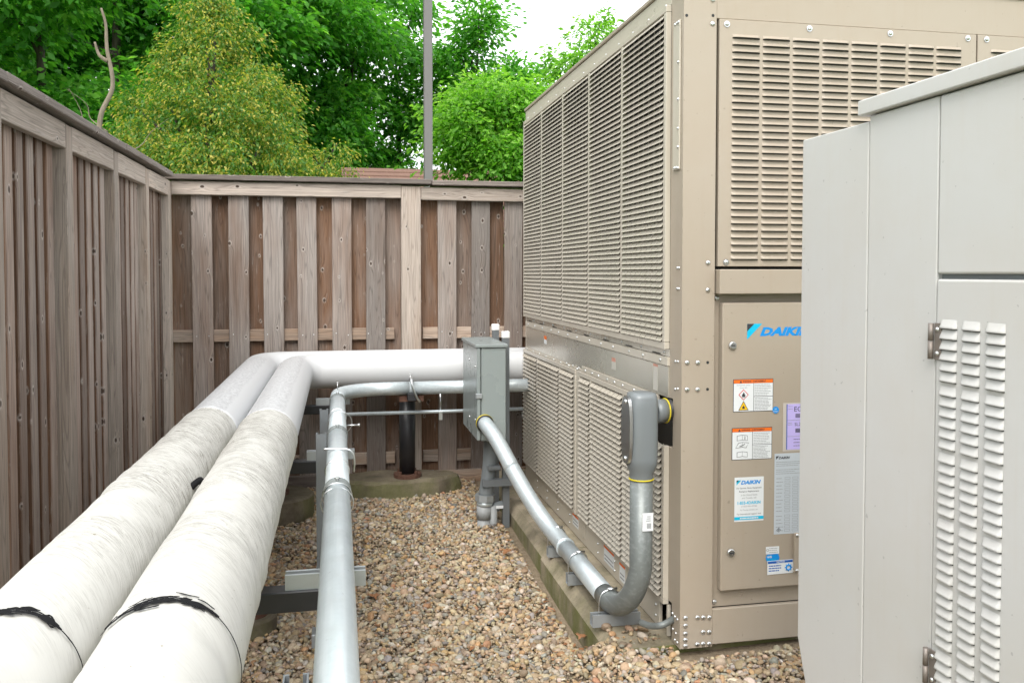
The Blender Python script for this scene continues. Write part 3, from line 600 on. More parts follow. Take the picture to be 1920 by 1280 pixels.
def mastic(y, seed, a0, a1, r0):
    # mastic daubed on with many short brush strokes along the lap, thinning to one line down the flank
    rs = np.random.default_rng(seed+5); b = MB()
    def stroke(t0, t1, y0, dy, w, lift):
        n = max(6, int((t1-t0)*26)); ph = rs.uniform(0, 6, 3); v = []
        for k in range(n+1):
            u = k/n; t = t0+(t1-t0)*u; ww = w*math.sin(math.pi*min(1, max(0, u*.96+.02)))**.45*(.8+.25*math.sin(9*u+ph[0])+.2*math.sin(31*u+ph[1]))
            yc = y0+dy*u+.0025*math.sin(5*u+ph[2])-.022*max(0, t-.35)**1.5
            for (yy, rr) in ((yc-ww/2, r0+.0003), (yc, r0+lift), (yc+ww/2, r0+.0003)): v.append((rr*math.sin(t), yy, rr*math.cos(t)))
        b.add(v, [q for k in range(n) for q in ((k*3, k*3+1, (k+1)*3+1, (k+1)*3), (k*3+1, k*3+2, (k+1)*3+2, (k+1)*3+1))], True)
    for k in range(46):
        c = rs.uniform(a0, .62); L = rs.uniform(.08, .42); stroke(max(a0, c-L/2), c+L/2, y+rs.normal(0, .0085), rs.uniform(-.006, .006), rs.uniform(.003, .0105), .0009+rs.uniform(0, .0008))
    stroke(a0+.05, .6, y-.004, .002, .012, .0018); stroke(.25, .76, y+.0, -.004, .019, .0026); stroke(.6, a1, y-.002, -.004, .0045, .0014)
    return b
def elbow_run(x0, ycorner, y_start, x_end, rad, r):
    pts = [(0, y_start, 0), (0, ycorner-rad, 0)]
    pts = [Vector((0, y_start+(ycorner-rad-y_start)*k/24, 0)) for k in range(25)]
    for k in range(1, 15):
        a = math.pi/2*k/14; pts.append(Vector((rad*(1-math.cos(a)), ycorner-rad+rad*math.sin(a), 0)))
    for k in range(1, 12): pts.append(Vector((rad+(x_end-x0-rad)*k/11, ycorner, 0)))
    return MB().tube(pts, r, 48)
for (x, yc, seed, lab, tail) in ((-0.285, 5.97, 3, 'thick white insulated pipe on the right of the pair, beside the conduit', 2.6), (-0.527, 6.21, 8, 'thick white insulated pipe on the left of the pair, nearest the side fence', 2.6)):
    p = thing('insulated_pipe', lab, 'pipe', (x, 0, PZ), 'pair of white insulated pipes')
    ys = 3.56 if seed == 3 else 3.66
    jacket(0.25, ys, seed, PR, .0011).build('canvas_jacket', M['jacket'], p)
    elbow_run(x, yc, ys-.02, tail, .19, PR-.0035).build('smooth_cover', M['cover'], p)
    MB().ring((0, ys-.012, 0), (0,1,0), PR-.001, .003, 48, 6).build('seam_band', M['jacket'], p)
    mastic(1.50 if seed == 3 else 1.50, seed, -.9 if seed == 3 else -1.3, 1.75, PR+.0035).build('black_mastic_band', M['sealant'], p)
blob = MB().tube(bez([(-.02,-.03,.0),(0,0,.02),(.015,.03,.01),(.02,.05,-.01)], 3), [.004,.008,.010,.009,.012,.008,.010,.006,.008,.005], 8).build('mastic_lump', M['sealant'], None, (-.405, 2.62, .975))
tag(blob, 'small black lump of mastic wedged between the two white pipes', 'sealant')

# ------------------------------------------------------------------ pipe supports and conduit
def channel(L, w=.041, h=.041):
    # open strut along X: inverted U with inturned lips, lips up
    t = .0035; poly = [(-w/2,0),(w/2,0),(w/2,h),(w/2-.010,h),(w/2-.010,h-.008),(w/2-t-.003,h-.008),(w/2-t,t),(-w/2+t,t),(-w/2+t+.003,h-.008),(-w/2+.010,h-.008),(-w/2+.010,h),(-w/2,h)]
    m = MB(); m.prism([(a, b) for a, b in poly], 0, -L/2, L/2); return m
def chpost(L, w=.041): 
    t = .003; poly = [(-w/2,-w/2),(w/2,-w/2),(w/2,w/2),(w/2-.010,w/2),(w/2-.010,w/2-.006),(w/2-t,w/2-.006),(w/2-t,-w/2+t),(-w/2+t,-w/2+t),(-w/2+t,w/2-.006),(-w/2+.010,w/2-.006),(-w/2+.010,w/2),(-w/2,w/2)]
    m = MB(); m.prism(poly, 2, 0, L); return m
CX, CZ, CR = -0.008, 0.84, 0.0435
SG = 'steel pipe supports under the white pipes'
for (y, lab) in ((2.36, 'black steel pipe support nearest the camera with short grey channel'), (3.98, 'black steel pipe support halfway along the white pipes'), (5.64, 'black steel pipe support close to the pipe corner')):
    s = thing('pipe_support', lab, 'pipe support', (-.40, y, 0), SG)
    g = float(gh(-.4, y))
    fr_, fh = ((.10, .03), (.12, .07), (.24, .15))[(y > 3)+(y > 5)]
    m = MB(); m.tube([(0,0,g-.1),(0,0,g+fh-.01),(0,0,g+fh)], [fr_,fr_,fr_*.94], 28, True, False); m.build('concrete_footing', M['footing'], s)
    m = MB(); m.tube([(0,0,g+fh),(0,0,g+fh+.02)], .085, 24, True, False); m.build('rusty_flange', M['rust'], s)
    MB().cyl((0,0,g+fh+.02), (0,0,.70), .044, 20).build('post', M['black_steel'], s)
    m = MB(); m.cbox(-.34, .40, -.03, .03, .700, .7555, .003); m.build('beam', M['black_steel'], s)
    for px in (.115, -.127): MB().cbox(px-.05, px+.05, -.05, .05, .7555, .822, .004).build('rusty_shoe', M['rust'], s)
    channel(.212).build('channel', M['strut'], s, (.362, 0, .7560))
bs = thing('pipe_support', 'black post on rusty flange against the back fence', 'pipe support', (.47, 6.06, 0), SG)
fm = MB(); nf = 44; fv = []
for (z, rr) in ((-.1,1.0),(.03,1.02),(.10,1.0),(.145,.985),(.165,.93)):
    for k in range(nf):
        t = 6.2832*k/nf; w = 1+.035*math.sin(3*t+1)+.03*math.sin(7*t+2)+jr(.014); fv.append((.42*rr*w*math.cos(t)-.06, .19*rr*w*math.sin(t)+.06, z+(jr(.006) if z > 0 else 0)))
fm.add(fv, [(i*nf+k, i*nf+(k+1)%nf, (i+1)*nf+(k+1)%nf, (i+1)*nf+k) for i in range(4) for k in range(nf)]+[tuple(4*nf+k for k in range(nf))]); fm.build('concrete_footing', M['footing'], bs)
MB().tube([(0,0,.165),(0,0,.195)], .098, 28, True, False).build('rusty_flange', M['rust'], bs)
for k in range(4): MB().tube([(0,0,0),(0,0,.02)], .012, 6, True, False).build('nut', M['rust'], bs, (.078*math.cos(k*1.571+.78), .078*math.sin(k*1.571+.78), .195))
MB().cyl((0,0,.195), (0,0,.76), .056, 24).build('post', M['black_steel'], bs)
MB().cbox(-.03,.03,-.42,.18,.762,.812,.003).build('beam', M['black_steel'], bs)
channel(.16).build('channel', M['rust'], bs, (.0, -.345, .752))
PG = 'grey channel posts beside the straight conduit'
for (y, zt, lab) in ((1.50, .905, 'grey channel post by the conduit nearest the camera'), (3.76, .915, 'grey channel post by the conduit, nearer of the two by the bend'), (4.52, .90, 'grey channel post by the conduit, farther one near the bend')):
    s = thing('channel_post', lab, 'post', (-.076, y, 0), PG); g = float(gh(-.07, y))
    chpost(zt-g+.1, .043).build('channel', M['strut_grey'], s, (0, 0, g-.1)); MB().cbox(-.045,-.02,-.06,.03,g-.02,g+.06,.003).build('foot_bracket', M['strut'], s)

cd = thing('metal_conduit', 'straight galvanised conduit running beside the white pipes to the back bend', 'conduit', (CX, 0, CZ))
def seg(y0, y1): return MB().cyl((0, y0, 0), (0, y1, 0), CR, 32)
joints = [3.02, 4.08, 5.18]
seg(.2, 3.02).build('pipe_length', M['galv'], cd); seg(3.022, 4.08).build('pipe_length', M['galv'], cd); seg(4.082, 5.18).build('pipe_length', M['galv'], cd)
pts = [Vector((0, 5.182, 0))]+[Vector((0, 5.182+.04*k, .0)) for k in range(1, 6)]
el = [Vector((.30*(1-math.cos(a)), 5.40+.30*math.sin(a), 0)) for a in [math.pi/2*k/14 for k in range(15)]]
MB().tube([Vector((0,5.182,0))]+el+[Vector((.46, 5.70, 0))], CR, 32).build('elbow', M['galv'], cd)
MB().cyl((.462,5.70,0), (1.75,5.70,0), CR, 32).build('pipe_length', M['galv'], cd)
def coupling(parent, c, axis, r=CR, name='coupling', mat='galv'):
    a = Vector(axis).normalized(); c = Vector(c); m = MB()
    pr = [(-.05,.004),(-.05,.010),(-.043,.012),(-.036,.010),(-.032,.006),(-.018,.006),(-.014,.009),(-.006,.009),(0,.006),(.006,.009),(.014,.009),(.018,.006),(.032,.006),(.036,.010),(.043,.012),(.05,.010),(.05,.004)]
    m.tube([c+a*p for p, q in pr], [r+q for p, q in pr], 32); return m.build(name, M[mat], parent)
def screwpin(parent, c, up=.05):
    m = MB(); m.tube([Vector(c), Vector(c)+Vector((0,0,up))], .003, 8); m.tube([Vector(c)+Vector((0,0,up)), Vector(c)+Vector((0,0,up+.004))], .009, 8); return m.build('screw', M['zinc'], parent)
for j in joints:
    m = MB()
    for d in (-.030, -.018, 0, .018, .030): m.ring((0, j+d, 0), (0,1,0), CR+.001, .0042, 32, 6)
    m.cyl((0, j-.032, 0), (0, j+.032, 0), CR+.0025, 32); m.build('coupling', M['galv_dull'], cd); screwpin(cd, (0, j-.02, CR), .012)
for j in (3.36, 4.62): MB().ring((0, j, 0), (0,1,0), CR+.001, .0035, 32, 6).build('wire_clamp', M['zinc'], cd)
m = MB(); m.ring((0, 2.93, -.012), (0,1,0), CR+.010, .0022, 36, 6); m.ring((0, 2.99, -.004), (.0,1,.2), CR+.006, .0022, 36, 6); m.build('wire_clamp', M['zinc'], cd)
m = MB(); m.tube(bez([(-.055,3.56,.046),(.0,3.555,.046),(.05,3.55,.040),(.068,3.55,.005),(.066,3.55,-.05)], 5), .004, 8); m.build('strap', M['zinc'], cd)
m = MB(); m.ring((.012, 4.42, .004), (0,1,.15), CR+.016, .002, 36, 6); m.tube([(.045,4.42,-.01),(.105,4.42,-.01)], .004, 8); m.tube([(.1,4.42,-.01),(.112,4.42,-.01)], .008, 8); m.build('wire_clamp', M['zinc'], cd)
coupling(cd, (.555, 5.70, 0), (1,0,0)); coupling(cd, (0.0, 5.36, 0), (0,1,0), name='coupling'); screwpin(cd, (0,5.33,CR), .05); screwpin(cd, (.47, 5.68, CR), .05)
m = MB(); m.tube(bez([(.475,5.65,.055),(.482,5.64,.02),(.505,5.64,-.05),(.53,5.65,-.085)], 4), .009, 6); m.tube(bez([(.475,5.75,.055),(.475,5.70,.07),(.475,5.65,.055)], 4), .009, 6); m.build('beam_clamp', M['zinc'], cd)
rod = thing('thin_rod', 'thin metal tube running level below the back pipe run', 'conduit', (0, 5.85, .655))
MB().cyl((.03,0,0), (1.7,0,0), .0125, 14).build('tube', M['galv'], rod)
m = MB(); m.box(-.012,.012,-.02,.012,-.075,-.02); m.build('hanger', M['zinc'], rod, (.68, 0, .02)); MB().cbox(-.02,.02,-.015,.015,-.02,.02,.003).build('hanger', M['zinc'], rod, (1.27, .02, -.045))
MB().cyl((0,0,-.03),(0,0,.12),.006,8).build('hanger', M['zinc'], rod, (.68, 0, .02))

# ------------------------------------------------------------------ grey electrical box and its pipes
bx = thing('electrical_box', 'tall grey metal electrical box on posts beside the machine', 'electrical box', (.80, 5.04, .60))
MB().cbox(.030, .18, 0, .575, 0, .555, .004).build('body', M['grey_box'], bx)
MB().cbox(0.004, .026, -.006, .580, .004, .556, .006).build('door', M['grey_box'], bx)
MB().cbox(-.006, .190, -.012, .585, .557, .578, .004).build('rain_lid', M['grey_box'], bx)
MB().cbox(-.004, .034, -.014, .010, .255, .285, .003).build('latch', M['strut'], bx)
MB().cbox(.08, .15, .12, .24, -.03, 0, .004).build('hub_plate', M['strut'], bx)
for z in (.10, .46): MB().dome((0.004,.3,z), (-1,0,0), .008, .005).build('screw', M['zinc'], bx)
for z in (.12, .44): MB().dome((0.004,.06,z), (-1,0,0), .006, .005).build('screw', M['zinc'], bx)
MB().cbox(.034, .176, -.0025, .0, .008, .53, .002).build('side_flange', M['grey_box'], bx)
UG = 'white capped posts behind the electrical box'
for (x, y, zt, lab) in ((1.008, 5.20, 1.235, 'white capped grey post at the right edge of the electrical box'), (1.012, 5.57, 1.258, 'white capped grey post behind the other one at the box')):
    s = thing('channel_post', lab, 'post', (x, y, 0), UG); chpost(zt+.1).build('channel', M['strut_grey'], s, (0,0,-.1))
    MB().cbox(-.024,.024,-.024,.024,zt-.035,zt+.008,.005).build('cap', M['white_cap'], s)
s = thing('cross_channel', 'short grey channel bolted low across the capped posts', 'channel', (.985, 5.155, .30))
channel(.26).build('channel', M['strut_grey'], s, (.0, 0, 0)); MB().cbox(-.10,-.02,-.03,.03,.10,.125,.003).build('bracket', M['strut_grey'], s)
gp = thing('ground_conduit', 'dark flexible conduit dropping from the box into the gravel', 'conduit', (.862, 5.20, 0))
MB().tube(bez([(.053,0,.59),(.048,0,.45),(.035,0,.33),(.020,0,.235)], 6), .044, 24).build('flexible_sleeve', M['lb_grey'], gp)
MB().tube([(.018,0,.24),(.016,0,.20)], .062, 8, True, False).build('hex_nut', M['strut'], gp); MB().tube([(.016,0,.20),(.015,0,.17)], .050, 20).build('collar', M['galv'], gp)
MB().tube([(.012,0,.17),(.010,0,.09)], .047, 22).build('pvc_socket', M['pvc'], gp); MB().tube([(.010,0,.09),(.006,0,-.1)], .041, 22).build('pvc_pipe', M['pvc'], gp)
MB().tube(bez([(.16,.02,.17),(.10,.0,.165),(.068,-.01,.155)], 4), .024, 14).build('side_fitting', M['lb_grey'], gp); MB().tube([(.066,-.01,.17),(.066,-.01,-.1)], .026, 16).build('pvc_pipe', M['pvc'], gp)
MB().box(.08,.125,-.0355,-.034,.155,.173).build('sticker', M['paper'], gp)

# ------------------------------------------------------------------ conduit along the machine with its pull fitting
mc = thing('metal_conduit', 'bent galvanised conduit from the grey box along the machine base', 'conduit', (1.09, 4.0, .25))
W2 = lambda p: (p[0]-1.09, p[1]-4.0, p[2]-.25)
A = [W2(p) for p in ((.848,5.04,.709),(.853,4.95,.70),(.885,4.82,.645),(.942,4.665,.515))]
B = [W2(p) for p in ((.942,4.665,.515),(.985,4.56,.425),(1.03,4.45,.34),(1.07,4.33,.277),(1.09,4.18,.252),(1.09,4.05,.25))]
MB().tube(bez(A, 6), CR, 32).build('elbow', M['galv'], mc); MB().tube(bez(B, 6), CR, 32).build('pipe_length', M['galv'], mc)
MB().cyl(W2((1.09,4.05,.25)), W2((1.09,3.44,.25)), CR, 32).build('pipe_length', M['galv'], mc)
coupling(mc, W2((.955,4.635,.49)), Vector((.5,-1.1,-.95))); coupling(mc, W2((1.09,3.47,.25)), (0,1,0)); MB().ring(W2((1.09,4.07,.25)), (0,1,0), CR+.001, .005, 32, 6).build('coupling', M['galv'], mc)
ER = .20
arc = [(1.09+.06*k/16, 3.36-ER*math.sin(math.pi/2*k/16), .25+ER*(1-math.cos(math.pi/2*k/16))) for k in range(17)]
MB().tube([Vector(W2(p)) for p in [(1.09,3.44,.25)]+arc+[(1.15,3.16,.80)]], CR+.001, 32).build('elbow', M['galv_dull'], mc)
MB().ring(W2((.848,5.025,.709)), (0,1,0), CR+.004, .006, 32, 8).build('yellow_ring', M['yellow'], mc); MB().ring(W2((.848,5.013,.708)), (0,1,0), CR+.003, .006, 32, 8).build('bushing', M['black'], mc)
coupling(mc, W2((1.15,3.16,.745)), (0,0,1)); MB().ring(W2((1.15,3.16,.803)), (0,0,1), CR+.003, .003, 32, 8).build('yellow_ring', M['yellow'], mc)
# pull fitting: rounded body with a bolted cover, hub down and hub into the machine
lb = MB(); n = 28
def oval(z, hx, hy, p=3.2): return [(1.15+math.copysign(abs(math.cos(2*math.pi*k/n))**(2/p), math.cos(2*math.pi*k/n))*hx, 3.16+math.copysign(abs(math.sin(2*math.pi*k/n))**(2/p), math.sin(2*math.pi*k/n))*hy, z) for k in range(n)]
rows = [oval(.80,.046,.046,2.0), oval(.83,.047,.048,2.0), oval(.855,.056,.058,2.6), oval(.885,.057,.060), oval(1.08,.057,.060), oval(1.12,.055,.058), oval(1.137,.050,.052), oval(1.142,.03,.03)]
lb.add([W2(p) for r_ in rows for p in r_], [(i*n+k, i*n+(k+1)%n, (i+1)*n+(k+1)%n, (i+1)*n+k) for i in range(len(rows)-1) for k in range(n)]+[tuple((len(rows)-1)*n+k for k in range(n))], True)
lbo = lb.build('pull_fitting', M['lb_grey'], mc)
cv = MB(); prof = [(.052*math.copysign(abs(math.cos(t))**.6, math.cos(t)), .13*math.copysign(abs(math.sin(t))**.8, math.sin(t))) for t in [2*math.pi*k/32 for k in range(32)]]
cv.prism([(3.16-4+a, .995-.25+b) for a, b in prof], 0, 1.084-1.09, 1.096-1.09); MBc = cv.build('cover_plate', M['zinc'], lbo)
for z in (.885, 1.105): MB().dome(W2((1.084,3.16,z)), (-1,0,0), .009, .006).build('screw', M['zinc'], lbo)
MB().tube([W2((1.20,3.175,1.06)), W2((1.256,3.19,1.06))], .046, 28).build('hub', M['lb_grey'], mc); MB().ring(W2((1.258,3.19,1.06)), (1,.1,0), .0465, .003, 28, 8).build('yellow_ring', M['yellow'], mc)
MB().tube([W2((1.258,3.19,1.06)), W2((1.36,3.22,1.06))], .043, 24).build('hub', M['black'], mc)
MB().box(-.022,.022,-.0012,0,-.035,.035).build('bar_code_label', M['paper'], mc, (.06+.010, -.84-.0455, .395))
for k in range(5): MB().box(-.0010,.0010,-.0008,0,-.010,.010).build('bar', M['grey_ink'], mc, (.068+.0034*k, -.84-.0468, .380))
for k in range(3): MB().box(-.009+.002*k,.009,-.0008,0,-.0012,.0012).build('print_line', M['grey_ink'], mc, (.072, -.84-.0468, .400+.008*k))
CG = 'short grey channels under the bent conduit'
for (y, L, lab) in ((3.36, .205, 'short grey channel under the conduit elbow, nearest the camera'), (3.84, .13, 'short grey channel under the middle of the bent conduit'), (4.24, .12, 'short grey channel under the bent conduit, farthest along the slab')):
    s = thing('base_channel', lab, 'channel', (1.10, y, .15), CG); channel(L, .041, .05).build('channel', M['strut'], s, (.012 if L > .2 else -.0, 0, .003))
    m = MB(); cc = (1.09-1.10, 0, .10); m.tube(bez([(cc[0]-.047,0,.05),(cc[0]-.047,0,.10),(cc[0]-.034,0,.135),(cc[0],0,.148),(cc[0]+.034,0,.135),(cc[0]+.047,0,.10),(cc[0]+.047,0,.05)], 5), .003, 8); m.build('conduit_clamp', M['zinc'], s)
    MB().tube([(cc[0]-.012,-.0,.151),(cc[0]+.03,0,.151)], .006, 8).build('clamp_bolt', M['zinc'], s)
fx = MB().tube(bez([(1.17,3.22,.212),(1.20,3.17,.215),(1.235,3.13,.235),(1.32,3.18,.245)], 6), .013, 14).build('small_conduit', M['galv_dull']); tag(fx, 'small flexible grey conduit entering the machine base by the elbow', 'conduit')
# dry leaves on the gravel
def dryleaf(loc, lab, s, rz):
    m = MB(); pr = [(0,0),(.12,.2),(.42,.26),(.24,.42),(.5,.62),(.22,.66),(.2,.9),(0,1.0)]; P = [(x*s, y*s) for x, y in pr]
    v = []; 
    for (x, y) in P: v += [(-x, y, .35*x*x/s+.012*math.sin(y/s*5)), (0, y, .0+.012*math.sin(y/s*5)), (x, y, .45*x*x/s+.01*math.sin(y/s*5))]
    f = []
    for k in range(len(P)-1): f += [(k*3, k*3+1, k*3+4, k*3+3), (k*3+1, k*3+2, k*3+5, k*3+4)]
    m.add(v, f); o = m.build('dry_leaf', M['dryleaf'], None, loc); o.rotation_euler = (.25, .1, rz); sm = o.modifiers.new('thick', 'SOLIDIFY'); sm.thickness = .0008; tag(o, lab, 'leaf', 'dry leaves on the gravel')
dryleaf((.17, 4.15, .028), 'brown lobed dry leaf on the gravel right of the conduit', .075, .5); dryleaf((.93, 4.62, .065), 'crumpled brown leaf against the far end of the slab', .07, 2.2)
dryleaf((.99, 3.48, .045), 'dry leaf lying against the slab below the elbow', .06, -.7); dryleaf((.40, 3.52, .026), 'curled dry leaf in the open gravel near the picture bottom', .05, 1.4)
# ------------------------------------------------------------------ beige chiller
OX, OY, OZ = 1.28, 3.08, .154
ch = thing('chiller', 'large beige chiller cabinet with louvred sides and control door', 'chiller', (OX, OY, OZ)); OFF = (-OX, -OY, -OZ)
def cp(mb, name, mat, parent=None): return mb.build(name, M[mat], parent or ch, OFF if parent is None else (0,0,0))
cp(MB().box(1.335, 3.45, 3.13, 5.84, .175, 2.70), 'coil_core', 'coil')
cp(MB().prism([(1.28,3.08),(1.412,3.08),(1.412,3.095),(1.296,3.095),(1.296,3.164),(1.28,3.164)], 2, .154, 2.716), 'corner_post', 'beige')
cp(MB().prism([(1.281,5.83),(1.281,5.87),(1.40,5.87),(1.40,5.858),(1.296,5.858),(1.296,5.83)], 2, .154, 2.716), 'corner_post', 'beige_side')
cp(MB().cbox(1.281, 1.296, 3.165, 3.2045, 1.108, 2.716, .001), 'side_filler', 'beige'); cp(MB().cbox(1.281, 1.296, 3.165, 3.2045, .30, .915, .001), 'side_filler', 'beige')
cp(MB().cbox(1.281, 1.30, 3.2055, 5.829, 2.645, 2.716, .003), 'top_beam', 'beige_side')
cp(MB().cbox(1.272, 3.5, 3.072, 5.88, 2.717, 2.735, .003), 'roof', 'beige')
cp(MB().cbox(1.40, 3.5, 5.85, 5.869, .154, 2.716, .002), 'rear_panel', 'beige'); cp(MB().cbox(3.46, 3.5, 3.10, 5.849, .154, 2.716, .002), 'side_panel', 'beige')
# upper louvre panel
Y0, Y1, Z0, Z1 = 3.206, 5.856, 1.30, 2.642; ncol = 5; st = .026
cw = (Y1-Y0-st*(ncol+1))/ncol
fr = MB()
for k in range(ncol+1): fr.cbox(1.260, 1.282, Y0+k*(cw+st), Y0+k*(cw+st)+(st if k else st), Z0+.028, Z1-.026, .0015)
fr.cbox(1.260, 1.282, Y0, Y1, Z1-.025, Z1, .0015); fr.cbox(1.260, 1.282, Y0, Y1, Z0, Z0+.027, .0015)
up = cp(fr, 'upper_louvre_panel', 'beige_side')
NS = 8
def blade(cw, ns, h, d, name='louvre_blade'):
    m = MB(); p = cw/ns
    for k in range(ns):
        a, b = k*p+.0028, (k+1)*p-.0028; t = .0013
        m.prism([(h, 0), (h*.25, -d*.72), (0, -d), (-.0006, -d+t), (h*.25, -d*.72+t*1.3), (h, t*1.3)], 1, a, b)
    return m
bl = blade(cw, NS, .0210, .0145).mesh('louvre_blade', M['beige_side'])
nrow = 54; pz = (Z1-.026-Z0-.028)/nrow
rest = MB()
for c in range(ncol):
    y = Y0+st+c*(cw+st)
    rb = MB()
    for k in range(NS+1): rb.box(1.268, 1.2695, y+k*cw/NS-.0018, y+k*cw/NS+.0018, Z0+.027, Z1-.025)
    cp(rb, 'tab_strip', 'beige_side', up)
    for r in range(nrow):
        z = Z0+.030+r*pz
        if c < 2: place('louvre_blade', bl, up, (1.268, y, z))
        else:
            b = blade(cw, NS, .0210, .0145); rest.add([(v[0]+1.268, v[1]+y, v[2]+z) for v in b.V], b.F)
# lower panels
def lower(ylist, ya, yb, tagname, cut=None):
    f = MB(); edges = [ya]+[q for ab in ylist for q in ab]+[yb]; zb, zt = .282, 1.075
    pr = [(ya, ylist[0][0])]+[(ylist[i][1], ylist[i+1][0]) for i in range(len(ylist)-1)]+[(ylist[-1][1], yb)]
    for k, (a, b) in enumerate(pr): f.cbox(1.260, 1.284, a, b, zb+.021, zt-.026 if not (cut and k == 0) else .915, .0015)
    if cut:
        f.cbox(1.260, 1.284, cut, yb, zt-.025, zt, .0015)
    else: f.cbox(1.260, 1.284, ya, yb, zt-.025, zt, .0015)
    f.cbox(1.260, 1.284, ya, yb, zb, zb+.02, .0015)
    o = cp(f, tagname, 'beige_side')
    for (a, b) in ylist:
        ns = max(3, round((b-a)/.06)); n = 29; p = (zt-.028-zb-.02)/n
        rb = MB()
        for k in range(ns+1): rb.box(1.268, 1.2695, a+k*(b-a)/ns-.0018, a+k*(b-a)/ns+.0018, zb+.02, zt-.026 if not (cut and a+k*(b-a)/ns < cut) else .92)
        cp(rb, 'tab_strip', 'beige_side', o)
        for r in range(n):
            z = zb+.024+r*p; a2 = a
            if cut and z > .90 and a < cut: a2 = cut+.004
            k2 = max(2, round((b-a2)/.06)); q = blade(b-a2, k2, .0175, .0195); rest.add([(v[0]+1.268, v[1]+a2, v[2]+z) for v in q.V], q.F)
    return o
lower([(3.232,3.70),(3.722,4.215),(4.237,4.425)], 3.206, 4.447, 'lower_louvre_panel', cut=3.30)
lower([(4.545,4.845),(4.867,5.415),(5.437,5.835)], 4.515, 5.856, 'lower_louvre_panel')
ro = cp(rest, 'louvre_rows', 'beige_side'); ro['kind'] = 'stuff'
cp(MB().cbox(1.266,1.284,4.462,4.513,.28,1.075,.002), 'panel_joint', 'beige_side')
# sheet band, slotted rail, base rail
cp(MB().cbox(1.274,1.284,3.201,4.405,1.108,1.232,.001), 'metal_band', 'beige_band'); cp(MB().cbox(1.276,1.286,4.411,5.829,1.088,1.232,.001), 'metal_band', 'beige_band')
cp(MB().cbox(1.270,1.284,3.201,5.829,1.2335,1.268,.0015), 'band_flange', 'beige_side'); cp(MB().cbox(1.266,1.284,3.31,4.405,1.077,1.1065,.0015), 'band_flange', 'beige_side'); cp(MB().cbox(1.268,1.284,4.411,5.829,1.0765,1.087,.0015), 'band_flange', 'beige_side')
cp(MB().cbox(1.280,1.292,3.201,5.829,1.2695,1.299,.001), 'slotted_rail', 'beige_band')
for k in range(8): cp(MB().box(1.2785,1.2798,3.30+.34*k,3.39+.34*k,1.2715,1.2765), 'slot', 'dark_gap')
cp(MB().cbox(1.278,1.292,3.29,5.829,.154,.2795,.002), 'base_rail', 'beige_side'); cp(MB().cbox(1.278,1.292,3.201,3.215,.154,.2795,.001), 'base_rail', 'beige_side')
cp(MB().cbox(1.274,1.2775,4.36,4.47,.19,.275,.001), 'joint_plate', 'beige_side')
cp(MB().cbox(1.2725,1.2795,3.102,3.166,1.995,2.559,.0015), 'trim_plate', 'beige_side')
# screws
SCR = MB().dome((0,0,0), (-1,0,0), .0062, .005, 8).mesh('screw', M['zinc'])
def scr(x, y, z): place('screw', SCR, ch, (x-OX, y-OY, z-OZ))
for k in range(14): scr(1.281, 3.26+.195*k, 2.655+.0*k)
for k in range(13): scr(1.270, 3.26+.205*k+jr(.02), 1.252)
for k in range(10): scr(1.280, 3.25+.26*k+jr(.02), 1.284)
for k in range(12): scr(1.266 if k < 9 else 1.268, 3.34+.125*k+jr(.015), 1.090)
for k in range(8): scr(1.268, 4.48+.18*k+jr(.02), 1.0815)
for z in (2.55,2.40,2.26,2.15,2.08,2.0): scr(1.2725, 3.112, z)
for y in (3.125, 3.145): scr(1.2725, y, 2.003); scr(1.2725, y, 2.55)
for (y, z) in ((3.115,1.26),(3.14,1.258),(3.115,1.155),(3.14,1.15),(3.11,1.62),(3.125,1.62),(3.11,1.54),(3.125,1.54),(3.105,.26),(3.13,.262),(3.155,.265),(3.12,.20),(3.15,.205),(3.105,.17),(3.13,.17)): scr(1.28, y, z)
for k in range(9): scr(1.278, 3.33+.27*k, .235); scr(1.278, 3.33+.27*k, .19)
BOLT = MB().dome((0,0,0), (0,-1,0), .0095, .006, 12).mesh('bolt', M['zinc'])
def bolt(x, y, z, me=BOLT): place('bolt', me, ch, (x-OX, y-OY, z-OZ))
for (x, z) in ((1.395,2.632),(1.395,2.542),(1.384,1.639),(1.384,1.535),(1.302,1.259),(1.345,1.258),(1.302,1.156),(1.345,1.155),(1.302,.274),(1.302,.244),(1.302,.213),(1.302,.188),(1.302,.165),(1.351,.272),(1.375,.27),(1.400,.268),(1.375,.213),(1.400,.211),(1.351,.167),(1.375,.167),(1.400,.165)): bolt(x, 3.08, z)
HOLE = MB().disc((0,-.0004,0), (0,-1,0), .006, 12).mesh('bolt_hole', M['dark_gap'])
for (x, z) in ((1.291,2.567),(1.397,2.573),(1.386,1.258),(1.386,1.155)): place('bolt_hole', HOLE, ch, (x-OX, 3.0798-OY, z-OZ))
